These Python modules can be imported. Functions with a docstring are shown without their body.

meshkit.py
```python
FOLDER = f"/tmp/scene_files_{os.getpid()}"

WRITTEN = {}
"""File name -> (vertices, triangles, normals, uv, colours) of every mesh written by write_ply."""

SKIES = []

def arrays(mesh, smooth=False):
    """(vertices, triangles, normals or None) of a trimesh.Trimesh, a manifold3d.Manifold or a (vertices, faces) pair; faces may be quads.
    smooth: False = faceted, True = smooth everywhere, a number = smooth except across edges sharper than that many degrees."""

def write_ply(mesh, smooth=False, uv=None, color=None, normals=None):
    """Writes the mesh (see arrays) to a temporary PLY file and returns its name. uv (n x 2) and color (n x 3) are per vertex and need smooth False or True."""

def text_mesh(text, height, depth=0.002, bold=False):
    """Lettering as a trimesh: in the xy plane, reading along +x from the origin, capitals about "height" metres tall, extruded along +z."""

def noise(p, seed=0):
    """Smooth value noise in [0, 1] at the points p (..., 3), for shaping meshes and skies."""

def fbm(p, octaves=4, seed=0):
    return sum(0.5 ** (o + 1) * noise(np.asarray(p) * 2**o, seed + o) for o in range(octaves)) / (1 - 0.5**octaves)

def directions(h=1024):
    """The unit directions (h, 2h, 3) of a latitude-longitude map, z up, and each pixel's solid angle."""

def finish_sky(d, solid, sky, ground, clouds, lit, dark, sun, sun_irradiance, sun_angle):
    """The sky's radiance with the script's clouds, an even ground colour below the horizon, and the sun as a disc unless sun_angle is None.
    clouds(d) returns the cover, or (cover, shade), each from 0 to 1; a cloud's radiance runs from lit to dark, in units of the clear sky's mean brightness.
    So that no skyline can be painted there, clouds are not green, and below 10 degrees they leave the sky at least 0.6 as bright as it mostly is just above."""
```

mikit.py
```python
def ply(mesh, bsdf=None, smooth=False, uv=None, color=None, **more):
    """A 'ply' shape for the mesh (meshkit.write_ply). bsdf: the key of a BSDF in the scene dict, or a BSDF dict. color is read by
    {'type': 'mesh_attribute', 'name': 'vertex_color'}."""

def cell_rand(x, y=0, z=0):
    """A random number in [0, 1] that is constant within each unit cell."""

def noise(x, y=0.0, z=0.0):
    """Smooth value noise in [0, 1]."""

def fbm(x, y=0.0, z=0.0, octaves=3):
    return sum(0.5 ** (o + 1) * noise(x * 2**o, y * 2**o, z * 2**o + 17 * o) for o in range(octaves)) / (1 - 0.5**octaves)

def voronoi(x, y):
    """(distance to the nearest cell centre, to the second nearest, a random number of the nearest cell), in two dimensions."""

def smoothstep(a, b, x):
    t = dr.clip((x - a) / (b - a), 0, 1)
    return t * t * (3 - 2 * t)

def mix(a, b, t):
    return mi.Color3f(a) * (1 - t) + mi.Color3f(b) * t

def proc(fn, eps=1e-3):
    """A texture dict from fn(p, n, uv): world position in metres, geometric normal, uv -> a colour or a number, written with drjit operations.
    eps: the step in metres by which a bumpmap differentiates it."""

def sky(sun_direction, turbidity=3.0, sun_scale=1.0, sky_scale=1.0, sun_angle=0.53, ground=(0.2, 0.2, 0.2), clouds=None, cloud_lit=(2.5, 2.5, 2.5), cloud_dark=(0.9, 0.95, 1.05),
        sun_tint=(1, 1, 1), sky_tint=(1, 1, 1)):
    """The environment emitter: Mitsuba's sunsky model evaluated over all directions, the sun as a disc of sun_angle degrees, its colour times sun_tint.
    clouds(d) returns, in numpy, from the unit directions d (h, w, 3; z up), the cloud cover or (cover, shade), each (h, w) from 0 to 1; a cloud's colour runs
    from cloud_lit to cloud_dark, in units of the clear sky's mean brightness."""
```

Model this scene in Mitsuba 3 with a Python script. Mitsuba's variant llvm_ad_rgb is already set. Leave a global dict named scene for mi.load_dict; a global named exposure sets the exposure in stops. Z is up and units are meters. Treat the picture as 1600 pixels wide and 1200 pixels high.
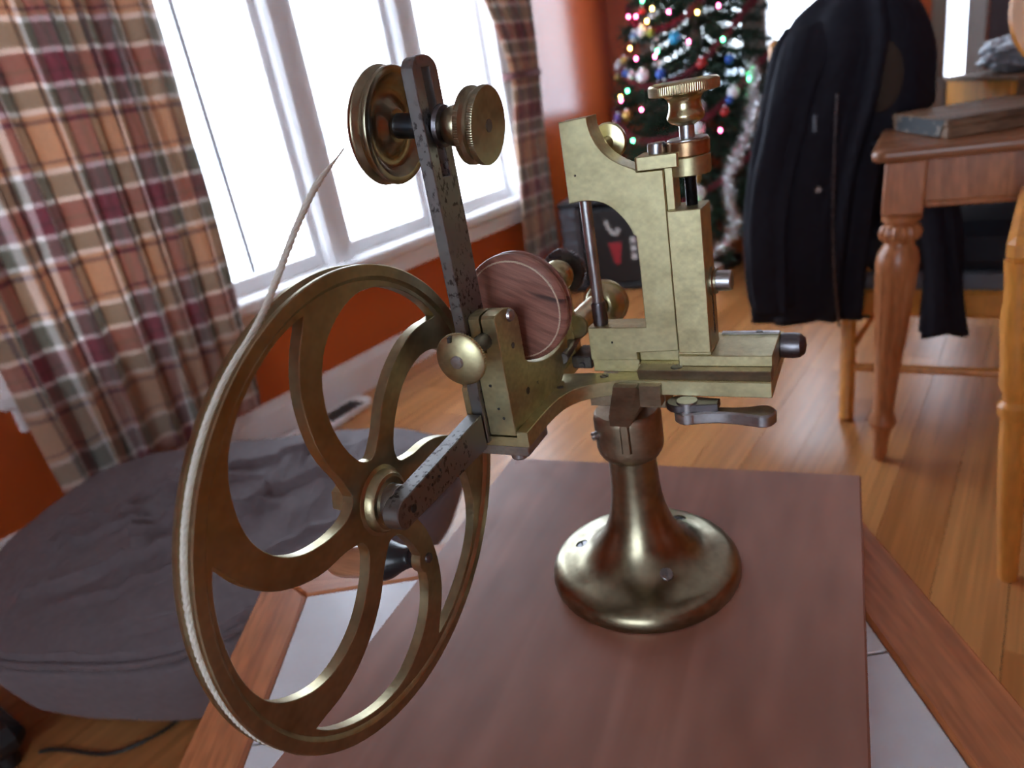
import math
import random
import numpy as np
import trimesh
import manifold3d as m3
import mapbox_earcut
from scipy.interpolate import CubicSpline, PchipInterpolator
from shapely.geometry import Polygon, Point
from shapely.ops import unary_union
import drjit as dr
import mitsuba as mi
import mikit
import meshkit
from mikit import noise, fbm, smoothstep, mix

random.seed(7)
rng = np.random.default_rng(7)
scene, labels = {}, {}
T = mi.ScalarTransform4f

# ------------------------------------------------------------------ camera, sky, exposure
# World: z up, metres, floor at z = 0. x runs along the bed of the brass machine, y away from the camera.
CAM = np.array([0.18517, -0.51412, 0.986])
FORWARD = np.array([-0.45287585, 0.81032593, -0.37185394])
UP = np.array([-0.02007521, 0.40770228, 0.91289421])
scene['camera'] = {
    'type': 'thinlens', 'fov': 70.79, 'fov_axis': 'x', 'aperture_radius': 0.0016, 'focus_distance': 0.43,
    'near_clip': 0.02, 'far_clip': 200.0,
    'to_world': T().look_at(origin=CAM.tolist(), target=(CAM + FORWARD).tolist(), up=UP.tolist()),
}
scene['sky'] = mikit.sky((0.6, -0.3, 0.6), turbidity=4.0, sun_scale=0.0, sky_scale=1.0, ground=(0.70, 0.77, 0.85),
                         clouds=lambda d: (np.full(d.shape[:2], 0.93), 0.35 * meshkit.fbm(d * 3.0, 3)),
                         cloud_lit=(2.3, 2.65, 3.05), cloud_dark=(1.5, 1.8, 2.2))
exposure = 4.75

# ------------------------------------------------------------------ frames: the room is turned against the machine
AU = math.radians(80.5)
U = np.array([math.cos(AU), math.sin(AU), 0.0])      # along the window wall, away from the camera
V = np.array([-math.sin(AU), math.cos(AU), 0.0])     # towards the window wall
ROOM = np.eye(4)
ROOM[:3, 0], ROOM[:3, 1], ROOM[:3, 3] = U, V, [CAM[0], CAM[1], 0]
ZB = 0.566                                           # top of the wooden base board
MACHINE = np.eye(4)
MACHINE[2, 3] = ZB
CT = math.radians(26.5)
TABLE = np.eye(4)                                    # low table: x across, y away, origin under the camera
TABLE[:3, 0], TABLE[:3, 1] = [math.cos(CT), math.sin(CT), 0], [-math.sin(CT), math.cos(CT), 0]
TABLE[:2, 3] = CAM[:2]
DT = AU + math.radians(6.5)
DINING = np.eye(4)                                   # dining table: origin under its near left corner, x along its near edge, y away
DINING[:3, 0], DINING[:3, 1] = [math.sin(DT), -math.cos(DT), 0], [math.cos(DT), math.sin(DT), 0]
DINING[:2, 3] = (CAM + 1.666 * U + 0.303 * V)[:2]


# ------------------------------------------------------------------ mesh helpers
def tm(v, f):
    m = trimesh.Trimesh(np.asarray(v, float), np.asarray(f, int), process=False)
    if m.volume < 0:
        m.invert()
    return m


def cat(*ms):
    return trimesh.util.concatenate([x for m in ms for x in (m if isinstance(m, (list, tuple)) else [m])])


def moved(m, M):
    m = m.copy()
    m.apply_transform(M)
    if np.linalg.det(M[:3, :3]) < 0:
        m.invert()
    return m


def shifted(m, *d):
    M = np.eye(4)
    M[:3, 3] = d
    return moved(m, M)


def turned(m, deg, axis='z', at=(0, 0, 0)):
    return moved(m, trimesh.transformations.rotation_matrix(math.radians(deg), dict(x=[1, 0, 0], y=[0, 1, 0], z=[0, 0, 1])[axis], at))


def along(origin, direction, hint=(0, 0, 1)):
    """Matrix that puts local z along the direction."""
    z = np.asarray(direction, float) / np.linalg.norm(direction)
    x = np.cross(hint, z)
    if np.linalg.norm(x) < 1e-6:
        x = np.cross([1, 0, 0], z)
    x /= np.linalg.norm(x)
    M = np.eye(4)
    M[:3, 0], M[:3, 1], M[:3, 2], M[:3, 3] = x, np.cross(z, x), z, origin
    return M


def hull(pts):
    return trimesh.convex.convex_hull(np.asarray(pts, float))


def box(x0, x1, y0, y1, z0, z1, c=0.0):
    if c <= 0:
        return tm(*[trimesh.creation.box(bounds=[[x0, y0, z0], [x1, y1, z1]]).__getattribute__(k) for k in ('vertices', 'faces')])
    p = []
    for x, sx in ((x0, 1), (x1, -1)):
        for y, sy in ((y0, 1), (y1, -1)):
            for z, sz in ((z0, 1), (z1, -1)):
                p += [[x, y + sy * c, z + sz * c], [x + sx * c, y, z + sz * c], [x + sx * c, y + sy * c, z]]
    return hull(p)


def spline(pts, n=40, closed=False):
    p = np.asarray(pts, float)
    if closed:
        p = np.vstack([p, p[:1]])
    t = np.r_[0, np.cumsum(np.linalg.norm(np.diff(p, axis=0), axis=1))]
    cs = CubicSpline(t, p, bc_type='periodic' if closed else 'not-a-knot' if len(p) > 3 else 'natural')
    return cs(np.linspace(0, t[-1], n + closed)[: n])


def _ring(coords):
    c = np.asarray(coords, float)[:, :2]
    if np.allclose(c[0], c[-1]):
        c = c[:-1]
    keep = np.linalg.norm(c - np.roll(c, 1, 0), axis=1) > 1e-7
    return c[keep]


def _inset(c, d):
    """Ring moved by d to its left (inwards for a counter-clockwise ring)."""
    e = np.roll(c, -1, 0) - c
    e /= np.linalg.norm(e, axis=1, keepdims=True)
    n = np.stack([-e[:, 1], e[:, 0]], 1)
    a = np.roll(n, 1, 0)
    b = a + n
    k = 1 + (a * n).sum(1, keepdims=True)
    return c + d * b / np.maximum(k, 0.35)


def prism(poly, h0, h1, axis='z', c=0.0004):
    """Polygon extruded from h0 to h1 with chamfered rims. axis x: (a,b)=(y,z); y: (x,z); z: (x,y)."""
    if not isinstance(poly, Polygon):
        poly = Polygon(poly)
    from shapely.geometry.polygon import orient
    poly = orient(poly, 1.0)
    rings = [_ring(poly.exterior.coords)] + [_ring(r.coords) for r in poly.interiors]
    ins = [_inset(r, c) for r in rings] if c > 0 else rings
    flat, ends = np.vstack(ins), np.cumsum([len(r) for r in ins])
    tri = mapbox_earcut.triangulate_float64(flat, ends.astype(np.uint32)).reshape(-1, 3).astype(int)
    n = len(flat)
    full = np.vstack(rings)
    lv = [(flat, h0), (full, h0 + c), (full, h1 - c), (flat, h1)] if c > 0 else [(full, h0), (full, h1)]
    V_ = np.vstack([np.c_[p, np.full(n, h)] for p, h in lv])
    F = [tri[:, ::-1], tri + n * (len(lv) - 1)]
    s = 0
    for r in rings:
        i = np.arange(len(r)) + s
        j = np.roll(i, -1)
        for k in range(len(lv) - 1):
            F += [np.c_[i + k * n, j + k * n, j + (k + 1) * n], np.c_[i + k * n, j + (k + 1) * n, i + (k + 1) * n]]
        s += len(r)
    if axis == 'x':
        V_ = V_[:, [2, 0, 1]]
    elif axis == 'y':
        V_ = V_[:, [0, 2, 1]]
    m = trimesh.Trimesh(V_, np.vstack(F), process=False)
    if axis == 'y':
        m.invert()
    return m


def lathe(profile, n=64, ripple=None):
    """Profile of (radius, height) revolved about z; ripple(theta, k) scales the radius (knurling)."""
    p = np.asarray(profile, float)
    if p[0, 0] > 1e-6 or p[-1, 0] > 1e-6:
        closed = True
    else:
        closed = False
    th = np.arange(n) * 2 * np.pi / n
    k = len(p)
    R = np.repeat(p[None, :, 0], n, 0)
    if ripple is not None:
        R = R * np.stack([ripple(th, j) for j in range(k)], 1)
    v = np.stack([R * np.cos(th)[:, None], R * np.sin(th)[:, None], np.repeat(p[None, :, 1], n, 0)], -1).reshape(-1, 3)
    i, j = np.meshgrid(np.arange(n), np.arange(k if closed else k - 1), indexing='ij')
    i2, j2 = (i + 1) % n, (j + 1) % k
    a, b, c_, d = (x.ravel() for x in (i * k + j, i2 * k + j, i2 * k + j2, i * k + j2))
    m = trimesh.Trimesh(v, np.vstack([np.c_[a, b, c_], np.c_[a, c_, d]]), process=False)
    m.merge_vertices()
    m.update_faces(m.nondegenerate_faces())
    if m.volume < 0:
        m.invert()
    return m


def sprof(pts, n=40):
    """A smooth profile through the points."""
    return spline(pts, n)


def rod(a, b, r, n=24, c=0.0004):
    a, b = np.asarray(a, float), np.asarray(b, float)
    L = np.linalg.norm(b - a)
    return moved(lathe([(0, 0), (r - c, 0), (r, c), (r, L - c), (r - c, L), (0, L)], n), along(a, b - a))


def tube(path, r, n=8, caps=True):
    p = np.asarray(path, float)
    r = np.broadcast_to(r, len(p))
    t = np.gradient(p, axis=0)
    t /= np.linalg.norm(t, axis=1, keepdims=True) + 1e-12
    x = np.cross([0, 0, 1.0], t[0])
    if np.linalg.norm(x) < 1e-3:
        x = np.cross([1.0, 0, 0], t[0])
    v = []
    for k in range(len(p)):
        x = x - t[k] * (x @ t[k])
        x /= np.linalg.norm(x)
        y = np.cross(t[k], x)
        th = np.arange(n) * 2 * np.pi / n
        v.append(p[k] + r[k] * (np.cos(th)[:, None] * x + np.sin(th)[:, None] * y))
    v = np.vstack(v)
    f = []
    for k in range(len(p) - 1):
        for i in range(n):
            a, b = k * n + i, k * n + (i + 1) % n
            f += [[a, b, b + n], [a, b + n, a + n]]
    if caps:
        v = np.vstack([v, p[:1], p[-1:]])
        for i in range(n):
            f += [[len(v) - 2, (i + 1) % n, i], [len(v) - 1, (len(p) - 1) * n + i, (len(p) - 1) * n + (i + 1) % n]]
    return trimesh.Trimesh(v, np.asarray(f), process=False)


def loft(rings, caps=True):
    """Closed rings (k, n, 3) joined into a skin."""
    R = np.asarray(rings, float)
    k, n = R.shape[:2]
    v = R.reshape(-1, 3)
    f = []
    i = np.arange(n)
    j = (i + 1) % n
    for a in range(k - 1):
        f += [np.c_[a * n + i, a * n + j, (a + 1) * n + j], np.c_[a * n + i, (a + 1) * n + j, (a + 1) * n + i]]
    if caps:
        v = np.vstack([v, R[0].mean(0), R[-1].mean(0)])
        f += [np.c_[j, i, np.full(n, k * n)], np.c_[(k - 1) * n + i, (k - 1) * n + j, np.full(n, k * n + 1)]]
    return tm(v, np.vstack(f))


def grid_sheet(P, thick):
    """A sheet (a, b, 3) given thickness along its normals; returns (mesh, uv source index)."""
    a, b = P.shape[:2]
    du, dv = np.gradient(P, axis=0), np.gradient(P, axis=1)
    nrm = np.cross(du, dv)
    nrm /= np.linalg.norm(nrm, axis=-1, keepdims=True) + 1e-12
    v = np.vstack([(P + nrm * thick / 2).reshape(-1, 3), (P - nrm * thick / 2).reshape(-1, 3)])
    i, j = (x.ravel() for x in np.meshgrid(np.arange(a - 1), np.arange(b - 1), indexing='ij'))
    q = np.c_[i * b + j, (i + 1) * b + j, (i + 1) * b + j + 1, i * b + j + 1]
    N_ = a * b
    f = [q[:, [0, 1, 2]], q[:, [0, 2, 3]], q[:, [2, 1, 0]] + N_, q[:, [3, 2, 0]] + N_]
    rim = np.r_[np.arange(b), np.arange(1, a) * b + b - 1, (a - 1) * b + np.arange(b - 2, -1, -1), np.arange(a - 2, 0, -1) * b]
    r2 = np.roll(rim, -1)
    f += [np.c_[rim, rim + N_, r2 + N_], np.c_[rim, r2 + N_, r2]]
    return trimesh.Trimesh(v, np.vstack(f), process=False)


def mani(m):
    m = m.copy()
    m.merge_vertices()
    return m3.Manifold(m3.Mesh(np.asarray(m.vertices, np.float32), np.asarray(m.faces, np.uint32)))


def from_mani(M):
    k = M.to_mesh()
    return trimesh.Trimesh(np.asarray(k.vert_properties[:, :3], float), np.asarray(k.tri_verts, int), process=False)


def minus(a, *bs):
    A = mani(a)
    for b in bs:
        A = A - mani(b)
    return from_mani(A)


def union(*ms):
    A = mani(ms[0])
    for b in ms[1:]:
        A = A + mani(b)
    return from_mani(A)


def ellipsoid(c, r, sub=3):
    s = trimesh.creation.icosphere(subdivisions=sub)
    return trimesh.Trimesh(s.vertices * np.asarray(r) + np.asarray(c), s.faces, process=False)


# ------------------------------------------------------------------ scene helpers
used = {}


def key_of(name, parent=None):
    full = f'{parent}__{name}' if parent else name
    k = used.get(full, -1) + 1
    used[full] = k
    return full if k == 0 else f'{full}_{k:03d}'


def add(name, mesh, mat, parent=None, M=None, smooth=30, label=None, cat_=None, group=None, kind=None, uv=None, **more):
    key = key_of(name, parent)
    if M is not None:
        mesh = moved(mesh, M)
    scene[key] = mikit.ply(mesh, mat, smooth=smooth, uv=uv, **more)
    tag(key, label, cat_, group, kind)
    return key


def tag(key, label=None, cat_=None, group=None, kind=None):
    d = {}
    if label:
        d['label'] = label
    if cat_:
        d['category'] = cat_
    if group:
        d['group'] = group
    if kind:
        d['kind'] = kind
    if d:
        labels[key] = d


def thing(name, label, cat_, group=None):
    key = key_of(name)
    tag(key, label, cat_, group)
    return key


# ------------------------------------------------------------------ materials
def principled(color, rough=0.5, metal=0.0, spec=0.5, **k):
    c = color if isinstance(color, dict) else {'type': 'rgb', 'value': list(color)}
    r = rough if isinstance(rough, dict) else float(rough)
    return {'type': 'principled', 'base_color': c, 'roughness': r, 'metallic': float(metal), **({'specular': float(spec)} if metal < 0.5 else {}), **k}


def mat(name, bsdf, bump=None, scale=1.0):
    if bump is not None:
        bsdf = {'type': 'bumpmap', 'arbitrary': bump, 'scale': scale, 'bsdf': bsdf}
    scene[name] = {'type': 'twosided', 'bsdf': bsdf}
    return name


def patina(a, b, f=120.0, seed=0.0, lo=0.4, hi=0.75):
    def fn(p, n, uv):
        t = smoothstep(lo, hi, fbm(p.x * f + seed, p.y * f, p.z * f, 4))
        s = fbm(p.x * f * 6, p.y * f * 6 + seed, p.z * f * 6, 2)
        return mix(a, b, t) * (0.86 + 0.28 * s)
    return mikit.proc(fn)


def rough_noise(lo, hi, f=160.0):
    return mikit.proc(lambda p, n, uv: lo + (hi - lo) * fbm(p.x * f, p.y * f, p.z * f, 3))


BRASS = mat('brass', principled(patina((0.55, 0.49, 0.28), (0.46, 0.405, 0.225), 60.0), rough_noise(0.34, 0.5), 1.0))
BRASS_WHEEL = mat('brass_wheel', principled(patina((0.41, 0.345, 0.205), (0.32, 0.265, 0.15), 45.0, 3.0), rough_noise(0.26, 0.42), 1.0))
BRASS_OLD = mat('brass_old', principled(patina((0.34, 0.30, 0.20), (0.23, 0.195, 0.125), 40.0, 9.0), rough_noise(0.2, 0.36), 1.0))
BRASS_POLISHED = mat('brass_polished', principled(patina((0.58, 0.515, 0.30), (0.48, 0.42, 0.24), 50.0, 5.0), rough_noise(0.18, 0.3), 1.0))
BRONZE = mat('bronze', principled(patina((0.36, 0.29, 0.20), (0.27, 0.215, 0.145), 70.0, 11.0), rough_noise(0.34, 0.5), 1.0))
COPPER = mat('copper', principled(patina((0.46, 0.29, 0.155), (0.36, 0.21, 0.11), 70.0, 2.0), 0.32, 1.0))
STEEL = mat('steel', principled(patina((0.46, 0.46, 0.47), (0.34, 0.34, 0.36), 90.0, 4.0), rough_noise(0.26, 0.4), 1.0))


def pitted(p, n, uv):
    t = smoothstep(0.53, 0.70, fbm(p.x * 420, p.y * 420, p.z * 260, 4)) * smoothstep(0.38, 0.6, fbm(p.x * 40, p.y * 40, p.z * 22 + 3, 2))
    return mix((0.25, 0.245, 0.24), (0.075, 0.065, 0.062), t)


STEEL_PITTED = mat('steel_pitted', principled(mikit.proc(pitted), rough_noise(0.34, 0.5), 1.0))
STEEL_DARK = mat('steel_dark', principled(patina((0.16, 0.15, 0.16), (0.09, 0.085, 0.09), 80.0, 6.0), rough_noise(0.28, 0.42), 1.0))
STEEL_BLUE = mat('steel_blue', principled((0.22, 0.27, 0.33), 0.25, 1.0))
HORN = mat('horn', principled((0.012, 0.013, 0.016), 0.28))
DARK_HOLE = mat('dark_hole', principled((0.02, 0.017, 0.014), 0.6))


def wood(c0, c1, c2, axis, f=60.0, stretch=0.06, seed=0.0, M=None):
    """Wood with its grain along the local axis 0, 1 or 2 of frame M."""
    R_ = (np.eye(3) if M is None else np.asarray(M)[:3, :3].T).tolist()

    def fn(p, n, uv):
        q = [R_[i][0] * p.x + R_[i][1] * p.y + R_[i][2] * p.z for i in range(3)]
        q = [v * (f * stretch if i == axis else f) for i, v in enumerate(q)]
        w = fbm(q[0] * 0.35 + seed, q[1] * 0.35, q[2] * 0.35, 3)
        g = fbm(q[0] + 4 * w + seed, q[1] + 3 * w, q[2] + 3 * w, 4)
        fine = noise(q[0] * 2 + seed, q[1] * 7, q[2] * 7)
        c = mix(c0, c1, smoothstep(0.3, 0.7, g))
        c = mix(c, c2, smoothstep(0.58, 0.8, w) * 0.8)
        return c * (0.88 + 0.24 * fine)
    return mikit.proc(fn)


BOARD_YAW = np.eye(4)
BOARD_YAW[:2, :2] = [[0.99912, -0.0419], [0.0419, 0.99912]]
MAHOGANY = mat('mahogany', principled(wood((0.255, 0.105, 0.068), (0.32, 0.145, 0.10), (0.18, 0.07, 0.045), 1, 26.0, 0.12, 2.0, BOARD_YAW), rough_noise(0.34, 0.5, 60), 0, 0.5))
OAK_BORDER = mat('oak_border', principled(wood((0.50, 0.18, 0.066), (0.41, 0.13, 0.043), (0.30, 0.09, 0.034), 1, 150.0, 0.05, 1.0, TABLE), 0.36, 0, 0.5))
OAK_BORDER_CROSS = mat('oak_border_cross', principled(wood((0.50, 0.18, 0.066), (0.41, 0.13, 0.043), (0.30, 0.09, 0.034), 0, 150.0, 0.05, 6.0, TABLE), 0.36, 0, 0.5))


def rosewood(p, n, uv):
    a, b = p.x * 0.91 - p.z * 0.42, p.x * 0.42 + p.z * 0.91
    w = fbm(a * 25, b * 60, p.y * 25, 3)
    q = b * 150 + 3.0 * w
    c = mix((0.26, 0.115, 0.085), (0.19, 0.078, 0.058), smoothstep(0.35, 0.65, fbm(a * 30, b * 260, p.y * 30, 3)))
    streak = smoothstep(0.66, 0.80, noise(q, a * 6, p.y * 6)) * smoothstep(0.25, 0.5, noise(a * 40, b * 200, 5.0))
    return mix(c, (0.035, 0.018, 0.018), streak * 0.9) * (0.88 + 0.24 * noise(a * 120, b * 1500, p.y * 120))


ROSEWOOD = mat('rosewood', principled(mikit.proc(rosewood), 0.34, 0, 0.5))
WORN_WOOD = mat('worn_wood', principled((0.42, 0.30, 0.22), 0.5))
GRIP_WOOD = mat('grip_wood', principled(wood((0.32, 0.14, 0.07), (0.22, 0.09, 0.045), (0.12, 0.05, 0.03), 0, 120.0, 0.08, 8.0), 0.3))
FLOORS = [mat(f'floor_wood_{i:03d}', principled(wood(a, b, c, 0, 34.0, 0.05, 10.0 * i, ROOM), 0.3, 0, 0.5)) for i, (a, b, c) in enumerate([
    ((0.50, 0.215, 0.07), (0.42, 0.17, 0.052), (0.33, 0.12, 0.036)), ((0.55, 0.25, 0.085), (0.46, 0.195, 0.062), (0.38, 0.15, 0.045)),
    ((0.46, 0.19, 0.06), (0.38, 0.145, 0.043), (0.30, 0.11, 0.032))])]
GAP = mat('floor_gap', principled((0.06, 0.025, 0.012), 0.7))
PAINT = mat('wall_paint', principled(mikit.proc(lambda p, n, uv: mix((0.46, 0.085, 0.02), (0.40, 0.072, 0.018), fbm(p.x * 3, p.y * 3, p.z * 3, 3))), 0.2, 0, 0.5))
PALE_PAINT = mat('pale_paint', principled((0.66, 0.63, 0.58), 0.6))
CEILING = mat('ceiling_paint', principled((0.66, 0.64, 0.61), 0.8))
WHITE_TRIM = mat('white_trim', principled((0.78, 0.78, 0.79), 0.4))
GREY_TRIM = mat('grey_trim', principled((0.36, 0.34, 0.32), 0.45))
BROWN_TRIM = mat('brown_trim', principled((0.20, 0.155, 0.115), 0.5))
GLASS = 'window_glass'
scene[GLASS] = {'type': 'thindielectric', 'int_ior': 1.5}
SNOW = mat('snow', principled((0.82, 0.84, 0.88), 0.9))
TILE = mat('white_tile', principled(mikit.proc(lambda p, n, uv: mix((0.74, 0.75, 0.78), (0.68, 0.69, 0.73), fbm(p.x * 40, p.y * 40, p.z, 3))), 0.25))
GROUT = mat('grout', principled((0.36, 0.35, 0.34), 0.9))
ROPE = mat('rope', principled((0.62, 0.58, 0.50), 0.9))


def plaid_bands(t):
    """Which yarn lies at t (0..1) of the repeat."""
    orange, dark, white, olive, wine = (0.62, 0.41, 0.28), (0.24, 0.12, 0.125), (0.84, 0.80, 0.78), (0.30, 0.29, 0.245), (0.34, 0.13, 0.155)
    table = [(0.0, orange), (0.20, dark), (0.235, orange), (0.265, white), (0.305, olive), (0.43, white), (0.47, wine), (0.53, dark), (0.56, wine), (0.66, white),
             (0.70, olive), (0.86, white), (0.90, orange), (0.935, dark), (0.955, orange)]
    c = mi.Color3f(*table[0][1])
    for s, col in table[1:]:
        c = mix(c, col, smoothstep(s - 0.008, s + 0.008, t))
    return c


def plaid(p, n, uv):
    a, b = uv.x / 0.33, uv.y / 0.345
    warp, weft = plaid_bands(a - dr.floor(a)), plaid_bands(b - dr.floor(b))
    weave = 0.9 + 0.2 * noise(uv.x * 900, uv.y * 900)
    return (warp * 0.5 + weft * 0.5) * weave


PLAID = 'plaid_cloth'
scene[PLAID] = {'type': 'principledthin', 'base_color': mikit.proc(plaid), 'roughness': 0.9, 'diff_trans': 0.8, 'spec_trans': 0.0, 'eta': 1.3}
BED_CLOTH = mat('pet_bed_cloth', principled(mikit.proc(lambda p, n, uv: mix((0.16, 0.135, 0.143), (0.115, 0.095, 0.103), fbm(p.x * 90, p.y * 90, p.z * 90, 3))), 0.85, 0, 0.25, sheen=0.5))
JACKET = mat('jacket_cloth', principled(mikit.proc(lambda p, n, uv: mix((0.006, 0.006, 0.011), (0.011, 0.011, 0.018), fbm(p.x * 60, p.y * 60, p.z * 60, 3))), 0.8, 0, 0.25, sheen=0.08))
LINING = mat('jacket_lining', principled((0.035, 0.022, 0.014), 0.9))
BLACK = mat('black_plastic', principled((0.012, 0.012, 0.013), 0.45))
BLACK_CLOTH = mat('black_cloth', principled((0.01, 0.013, 0.02), 0.8))
GREY_PLASTIC = mat('grey_plastic', principled((0.10, 0.11, 0.13), 0.4))
RED = mat('red_print', principled((0.35, 0.02, 0.03), 0.5))
WHITE = mat('white_print', principled((0.7, 0.7, 0.7), 0.5))
PINE = mat('pine', principled(wood((0.62, 0.26, 0.05), (0.54, 0.21, 0.038), (0.44, 0.16, 0.03), 2, 70.0, 0.08, 5.0), 0.3))
TABLE_WOOD = mat('table_wood', principled(wood((0.40, 0.155, 0.06), (0.32, 0.115, 0.042), (0.22, 0.075, 0.03), 2, 80.0, 0.08, 7.0), 0.3))
TABLE_TOP_WOOD = mat('table_top_wood', principled(wood((0.27, 0.115, 0.055), (0.21, 0.085, 0.04), (0.15, 0.06, 0.03), 0, 60.0, 0.08, 12.0, DINING), 0.28))
OLD_BOX = mat('old_box_wood', principled(wood((0.20, 0.115, 0.065), (0.14, 0.075, 0.042), (0.07, 0.04, 0.025), 0, 90.0, 0.08, 3.0, DINING), 0.6))
OLD_PAPER = mat('old_paper', principled(mikit.proc(lambda p, n, uv: mix((0.035, 0.04, 0.045), (0.2, 0.16, 0.13), smoothstep(0.55, 0.7, fbm(p.x * 60, p.y * 60, p.z * 60, 3)))), 0.7))
BAG_CLOTH = mat('crumpled_foil', principled((0.30, 0.33, 0.38), 0.35, 0.4))
NEEDLES = mat('fir_needles', principled((0.012, 0.035, 0.018), 0.7))
GARLAND = mat('garland_red', principled((0.16, 0.012, 0.025), 0.6))
SILVER = mat('silver_foil', principled((0.75, 0.76, 0.78), 0.25, 1.0))
BAUBLES = {k: mat('bauble_' + k.replace(' ', '_'), principled(c, r, m_)) for k, c, r, m_ in [
    ('cyan blue', (0.02, 0.30, 0.55), 0.2, 0.0), ('steel blue', (0.12, 0.22, 0.36), 0.25, 0.3), ('green gold', (0.30, 0.34, 0.06), 0.25, 0.5), ('red', (0.35, 0.02, 0.02), 0.25, 0.0),
    ('blue', (0.02, 0.09, 0.42), 0.2, 0.0), ('silver', (0.48, 0.48, 0.52), 0.3, 0.4), ('gold', (0.55, 0.36, 0.10), 0.25, 0.7), ('teal', (0.50, 0.78, 0.80), 0.25, 0.2),
    ('white', (0.72, 0.72, 0.76), 0.35, 0.0), ('purple', (0.10, 0.06, 0.28), 0.25, 0.2)]}


# ------------------------------------------------------------------ the room (room frame: u along the window wall, v towards it)
WL, FAR, RIGHT, BACK, TOP = 2.12, 4.10, -2.6, -2.3, 2.5


def st(name, mesh, m, parent=None, M=ROOM, **k):
    return add(name, mesh, m, parent, M, kind=None if parent else 'structure', **k)


def wall_with_holes(length_axis, a0, a1, b0, b1, holes):
    """Panel in (a, z) with rectangular holes, b thick; length_axis 0: a = u, b = v; 1: a = v, b = u."""
    hs = [Polygon([(x0, z0), (x1, z0), (x1, z1), (x0, z1)]) for x0, x1, z0, z1 in holes]
    p = Polygon([(a0, 0), (a1, 0), (a1, TOP), (a0, TOP)], [h.exterior.coords for h in hs])
    m = prism(p, b0, b1, 'y' if length_axis == 0 else 'x', 0)
    return m


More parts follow.
